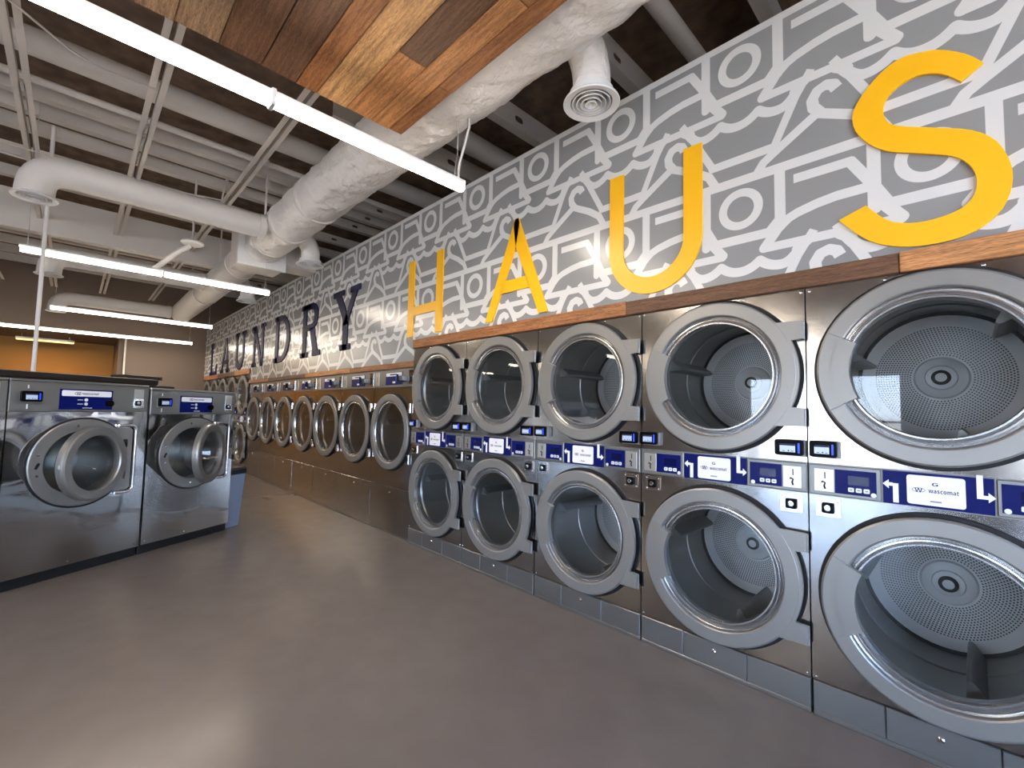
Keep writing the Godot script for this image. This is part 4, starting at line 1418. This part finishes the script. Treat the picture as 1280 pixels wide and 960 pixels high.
func build_single_dryers():
	var t := thing("single_dryer", "", "dryer", Vector3.ZERO, 0.0, "single-drum dryers in the middle of the mural wall")
	var W := 0.873
	var st := new_st()
	for q in [[0.004, 0.016], [W - 0.016, W - 0.004]]:
		boxb(st, Vector3(q[0], 0.02, -0.95), Vector3(q[1], 1.79, -0.012))
	boxb(st, Vector3(0.016, 1.78, -0.95), Vector3(W - 0.016, 1.79, -0.012))
	boxb(st, Vector3(0.016, 0.02, -0.95), Vector3(W - 0.016, 1.78, -0.94))
	put("cabinet", st, mats.lint_steel, t)
	st = new_st()
	plate_hole(st, 0.003, W - 0.003, 0.506, 1.590, Vector2(0.44, 1.105), 0.37, -0.012, 0.0)
	put("front_panel", st, mats.dryer_steel, t)
	st = new_st()
	boxb(st, Vector3(0.003, 0.012, -0.012), Vector3(W - 0.003, 0.502, 0.0), 0.002)
	var low := put("lower_panel", st, mats.dryer_steel, t)
	st = new_st()
	lathe(st, Vector3(0.437, 0.44, 0), [Vector2(0.012, 0.0), Vector2(0.012, 0.005), Vector2(0.0, 0.008)], 14)
	put("lock", st, mats.chrome, low)
	door_parts(t, Vector2(0.437, 1.105), 0.412, 0.325, mats.door_grey, false, false, {})
	drum_parts(t, Vector2(0.437, 1.105), 0.345, 0.66)
	# control panel at the top
	st = new_st()
	boxb(st, Vector3(0.003, 1.594, -0.012), Vector3(W - 0.003, 1.796, 0.002), 0.003)
	var cp := put("control_panel", st, mats.satin_panel, t)
	st = new_st()
	boxb(st, Vector3(0.275, 1.622, 0.002), Vector3(0.635, 1.760, 0.006), 0.001)
	var st2 := new_st()
	boxb(st2, Vector3(0.285, 1.718, 0.006), Vector3(0.625, 1.756, 0.0066))
	var st3 := new_st()
	boxb(st3, Vector3(0.37, 1.730, 0.0066), Vector3(0.52, 1.744, 0.007))
	var st4 := new_st()
	boxb(st4, Vector3(0.43, 1.64, 0.006), Vector3(0.49, 1.66, 0.0066))
	put_all("name_label", [[st, mats.panel_blue], [st2, mats.label_white], [st3, mats.print_black], [st4, mats.button_white]], cp)
	st = new_st()
	boxb(st, Vector3(0.035, 1.615, 0.002), Vector3(0.125, 1.770, 0.006), 0.001)
	st2 = new_st()
	boxb(st2, Vector3(0.075, 1.66, 0.006), Vector3(0.081, 1.72, 0.0066))
	put_all("coin_plate", [[st, mats.coin_plate], [st2, mats.dark_gap]], cp)
	st = new_st()
	boxb(st, Vector3(0.770, 1.620, 0.002), Vector3(0.850, 1.772, 0.008), 0.001)
	st2 = new_st()
	boxb(st2, Vector3(0.780, 1.640, 0.008), Vector3(0.840, 1.70, 0.0086))
	put_all("lock_plate", [[st, mats.chrome], [st2, mats.dark_gap]], cp)
	reader(t, Vector3(0.63, 1.69, 0.04), 0.10, 0.075, deg_to_rad(-28), false)
	st = new_st()
	boxb(st, Vector3(0.64, 1.66, 0.0), Vector3(0.72, 1.71, 0.05), 0.004)
	put("reader_bracket", st, mats.reader_grey, t)
	st = new_st()
	boxb(st, Vector3(0.005, 0.0, -0.03), Vector3(W - 0.005, 0.012, 0.0))
	put("kick_rail", st, mats.lint_steel, t)
	var labels := ["single steel dryer standing beside the near stacked dryers", "second single dryer from the near stacked dryers, below the blue Y", "third single dryer from the near stacked dryers", "middle one of the seven single steel dryers, below the blue R", "fifth single dryer from the near stacked dryers", "sixth single dryer from the near stacked dryers, below the blue D", "single steel dryer standing beside the far stacked dryers"]
	for i in 7:
		var at := Vector3(DRYER_X + 0.02, 0, -4.060 - W * (i + 1))
		if i == 0:
			t.position = at
			t.rotation.y = -PI / 2
			t.set_meta("label", labels[0])
		else:
			copy_thing(t, at, -PI / 2, labels[i])

# ==================================================================== washers
const WP := Vector3(-0.289, 0, -4.827)
const WTURN := 0.52063
func wash_at(s: float, n: float) -> Vector3:
	return WP + Vector3(0.8675, 0, -0.4974) * s + Vector3(0.4974, 0, 0.8675) * n

func make_washer(W: float, H: float, open_deg: float, label: String, s0: float):
	var t := thing("washer", label, "washing machine", wash_at(s0, 0.03), WTURN, "front-loading washers of the island")
	var D := 0.85
	var cx := W * 0.495
	var cy := 0.878
	var st := new_st()
	boxb(st, Vector3(0.003, 0.085, -D), Vector3(0.014, H, -0.014))
	boxb(st, Vector3(W - 0.014, 0.085, -D), Vector3(W - 0.003, H, -0.014))
	boxb(st, Vector3(0.014, 0.085, -D), Vector3(W - 0.014, H, -D + 0.01))
	boxb(st, Vector3(0.014, 0.085, -D), Vector3(W - 0.014, 0.095, -0.014))
	boxb(st, Vector3(0.0, H, -D), Vector3(W, H + 0.022, 0.004), 0.006)
	put("cabinet", st, mats.lint_steel, t)
	st = new_st()
	plate_hole(st, 0.002, W - 0.002, 0.085, H - 0.222, Vector2(cx, cy), 0.25, -0.014, 0.0)
	put("front_panel", st, mats.washer_steel, t)
	for p in [Vector2(0.03, 0.115), Vector2(W - 0.03, 0.115), Vector2(W * 0.45, 0.11)]:
		st = new_st()
		lathe(st, Vector3(p.x, p.y, 0), [Vector2(0.008, 0.0), Vector2(0.006, 0.004), Vector2(0.0, 0.005)], 10)
		put("screw", st, mats.chrome, t)
	st = new_st()
	boxb(st, Vector3(0.0, 0.0, -D + 0.02), Vector3(W, 0.083, -0.03), 0.004)
	put("base", st, mats.base_black, t)
	# control panel
	st = new_st()
	boxb(st, Vector3(0.002, H - 0.220, -0.014), Vector3(W - 0.002, H, 0.004), 0.004)
	var cp := put("control_panel", st, mats.satin_panel, t)
	st = new_st()
	var bx := W * 0.305
	var bw := W * 0.385
	boxb(st, Vector3(bx, H - 0.202, 0.004), Vector3(bx + bw, H - 0.042, 0.008), 0.001)
	var st2 := new_st()
	extrude(st2, rrect(bx + 0.012, H - 0.098, bx + bw - 0.012, H - 0.052, 0.010), 0.008, 0.0088)
	var ink := new_st()
	text_on(ink, "wascomat", bx + bw * 0.56, H - 0.075, 0.0092, 0.017, 0.11)
	text_on(ink, "W", bx + bw * 0.33, H - 0.075, 0.0092, 0.017, 0.028)
	var ov := []
	for i in 25:
		var a := TAU * i / 24.0
		ov.append(Vector3(bx + bw * 0.33 + cos(a) * 0.025, H - 0.075 + sin(a) * 0.0105, 0.0092))
	tube(ink, ov, 0.0012, 4, false)
	var st3 := new_st()
	for y in [H - 0.125, H - 0.158]:
		lathe(st3, Vector3(bx + bw * 0.48, y, 0), [Vector2(0.013, 0.008), Vector2(0.011, 0.0105), Vector2(0.0, 0.011)], 14)
		boxb(st3, Vector3(bx + bw * 0.32, y - 0.003, 0.008), Vector3(bx + bw * 0.42, y + 0.002, 0.0085))
	boxb(st3, Vector3(bx + bw * 0.42, H - 0.192, 0.008), Vector3(bx + bw * 0.60, H - 0.187, 0.0085))
	var st4 := new_st()
	lathe(st4, Vector3(bx + bw * 0.94, H - 0.150, 0), [Vector2(0.030, 0.008), Vector2(0.028, 0.020), Vector2(0.0, 0.022)], 20)
	put_all("name_label", [[st, mats.panel_blue], [st2, mats.label_white], [ink, mats.print_black], [st3, mats.button_white], [st4, mats.reader_black]], cp)
	st = new_st()
	boxb(st, Vector3(W - 0.125, H - 0.105, 0.004), Vector3(W - 0.045, H - 0.02, 0.006), 0.001)
	put("coin_plate", st, mats.coin_plate, cp)
	st = new_st()
	extrude(st, rrect(W - 0.125, H - 0.185, W - 0.045, H - 0.105, 0.006), 0.004, 0.010)
	st2 = new_st()
	extrude(st2, rrect(W - 0.115, H - 0.165, W - 0.070, H - 0.122, 0.008), 0.010, 0.018)
	st3 = new_st()
	lathe(st3, Vector3(W - 0.092, H - 0.143, 0), [Vector2(0.014, 0.018), Vector2(0.0, 0.024)], 14)
	put_all("lock_plate", [[st, mats.chrome], [st2, mats.reader_black], [st3, mats.chrome]], cp)
	reader(t, Vector3(0.105, H - 0.108, 0.020), 0.118, 0.078)
	st = new_st()
	boxb(st, Vector3(0.098, H - 0.20, 0.004), Vector3(0.106, H - 0.165, 0.006))
	boxb(st, Vector3(0.098, H - 0.05, 0.004), Vector3(0.106, H - 0.025, 0.006))
	put("wire_cover", st, mats.label_white, cp)
	# porthole flange with its hinge shield
	st = new_st()
	lathe(st, Vector3(cx, cy, 0), [Vector2(0.245, -0.06), Vector2(0.25, 0.012), Vector2(0.255, 0.016), Vector2(0.335, 0.016), Vector2(0.343, 0.012), Vector2(0.343, 0.0)], 64)
	var hx := cx + 0.355
	extrude(st, PackedVector2Array([Vector2(cx + 0.22, cy + 0.268), Vector2(hx - 0.02, cy + 0.262), Vector2(hx, cy + 0.245), Vector2(hx, cy - 0.245), Vector2(hx - 0.02, cy - 0.262), Vector2(cx + 0.22, cy - 0.268), Vector2(cx + 0.30, cy - 0.15), Vector2(cx + 0.32, cy), Vector2(cx + 0.30, cy + 0.15)]), 0.0, 0.0155)
	var fl := put("porthole_flange", st, mats.porthole, t)
	st = new_st()
	lathe(st, Vector3(cx, cy, 0), [Vector2(0.343, 0.008), Vector2(0.357, 0.006), Vector2(0.357, 0.0005)], 64)
	put("seal", st, mats.seal_black, fl)
	for a in [100.0, 165.0, 195.0, 265.0]:
		st = new_st()
		var e := deg_to_rad(a)
		lathe(st, Vector3(cx + cos(e) * 0.295, cy + sin(e) * 0.295, 0), [Vector2(0.010, 0.016), Vector2(0.008, 0.022), Vector2(0.0, 0.023)], 10)
		put("bolt", st, mats.chrome, fl)
	st = new_st()
	extrude(st, PackedVector2Array([Vector2(cx - 0.302, cy - 0.022), Vector2(cx - 0.285, cy - 0.028), Vector2(cx - 0.268, cy + 0.012), Vector2(cx - 0.276, cy + 0.022), Vector2(cx - 0.290, cy + 0.012)]), 0.0155, 0.0168)
	put("latch_hole", st, mats.dark_gap, fl)
	# drum
	st = new_st()
	lathe(st, Vector3(cx, cy, 0), [Vector2(0.245, -0.05), Vector2(0.25, -0.10), Vector2(0.33, -0.12), Vector2(0.33, -0.60), Vector2(0.0, -0.60)], 48)
	put("drum", st, mats.washer_drum, t)
	# chrome guard tube round the hinge side
	st = new_st()
	var g := []
	g.append_array(bend(Vector3(cx + 0.24, cy + 0.285, 0.02), Vector3(hx + 0.022, cy + 0.285, 0.02), Vector3(hx + 0.022, cy - 0.285, 0.02), 0.05, 6))
	g.append_array(bend(Vector3(hx + 0.022, cy - 0.20, 0.02), Vector3(hx + 0.022, cy - 0.285, 0.02), Vector3(cx + 0.24, cy - 0.285, 0.02), 0.05, 6).slice(1))
	g.remove_at(8)
	tube(st, g, 0.013, 10)
	put("chrome_guard", st, mats.chrome, t)
	# the open door, hinged on the right
	var hinge := Vector3(cx + 0.27, cy, 0.03)
	var dr := 0.292
	st = new_st()
	lathe(st, Vector3(-0.292, 0, 0.0), [Vector2(0.215, 0.0), Vector2(0.215, 0.045), Vector2(0.222, 0.055), Vector2(0.275, 0.055), Vector2(dr - 0.004, 0.048), Vector2(dr, 0.035), Vector2(dr, 0.0), Vector2(0.215, 0.0)], 64)
	var door := put("door", st, mats.porthole, t)
	door.position = hinge
	door.rotation.y = deg_to_rad(open_deg)
	st = new_st()
	lathe(st, Vector3(-0.292, 0, 0.0), [Vector2(0.216, 0.03), Vector2(0.205, -0.05), Vector2(0.17, -0.12), Vector2(0.10, -0.145), Vector2(0.0, -0.15)], 48)
	put("glass_bowl", st, mats.door_glass, door)
	st = new_st()
	boxb(st, Vector3(-0.05, 0.10, -0.012), Vector3(0.02, 0.17, 0.03), 0.006)
	put("hinge", st, mats.chrome, door)
	st = new_st()
	boxb(st, Vector3(-0.05, -0.17, -0.012), Vector3(0.02, -0.10, 0.03), 0.006)
	put("hinge", st, mats.chrome, door)
	st = new_st()
	boxb(st, Vector3(-0.592, -0.016, 0.012), Vector3(-0.578, 0.016, 0.034), 0.004)
	put("latch", st, mats.drum_steel, door)

func build_washers():
	make_washer(0.945, 1.500, 18.0, "steel front-loading washer with its door ajar, in the middle of the three", -0.062)
	make_washer(0.895, 1.480, 27.0, "steel front-loading washer with wide-open door, beside the blue bin", 0.900)
	make_washer(0.945, 1.500, 15.0, "steel washer on the other side of the larger washer, away from the bin", -1.012)

func build_island_things():
	# the dark bulkhead behind the washers
	var t := thing("island_bulkhead", "dark brown bulkhead ledge running behind the washers", "bulkhead", wash_at(-1.1, -0.87), WTURN)
	var st := new_st()
	boxb(st, Vector3(0, 0, -0.34), Vector3(2.90, 1.56, 0), 0.006)
	put("body", st, mats.ledge_dark, t)
	st = new_st()
	boxb(st, Vector3(-0.02, 1.56, -0.36), Vector3(2.70, 1.622, 0.02), 0.006)
	put("top_ledge", st, mats.ledge_dark, t)
	st = new_st()
	boxb(st, Vector3(2.42, 1.622, -0.30), Vector3(2.80, 1.662, -0.06), 0.005)
	put("raised_block", st, mats.ledge_dark, t)
	# the pole from the ceiling to the island
	st = new_st()
	var foot := wash_at(0.641, -1.10)
	tube(st, [Vector3(foot.x, 1.622, foot.z), Vector3(foot.x, 4.0, foot.z)], 0.016, 12)
	var pole := put("ceiling_pole", st, mats.cable_white, self)
	tag(pole, "thin white pole rising from the washer island to the ceiling", "pole")
	# bin at the end of the row
	var bin := thing("trash_bin", "pale blue plastic bin with black liner at the end of the washers", "bin", wash_at(1.925, -0.20), WTURN)
	st = new_st()
	var b0 := [Vector3(-0.085, 0, -0.2), Vector3(0.085, 0, -0.2), Vector3(0.085, 0, 0.14), Vector3(-0.085, 0, 0.14)]
	var b1 := [Vector3(-0.10, 0.62, -0.23), Vector3(0.125, 0.62, -0.23), Vector3(0.125, 0.62, 0.17), Vector3(-0.10, 0.62, 0.17)]
	flat(st)
	for i in 4:
		var j := (i + 1) % 4
		quad(st, b0[j], b0[i], b1[i], b1[j])
	quad(st, b0[0], b0[1], b0[2], b0[3])
	put("shell", st, mats.bin_blue, bin)
	st = new_st()
	for i in 4:
		var j := (i + 1) % 4
		tube(st, [b1[i], b1[j]], 0.014, 8)
	put("rim", st, mats.bin_blue, bin)
	st = new_st()
	boxb(st, Vector3(-0.115, 0.575, -0.245), Vector3(0.14, 0.655, 0.185), 0.02)
	put("liner", st, mats.bag_black, bin)
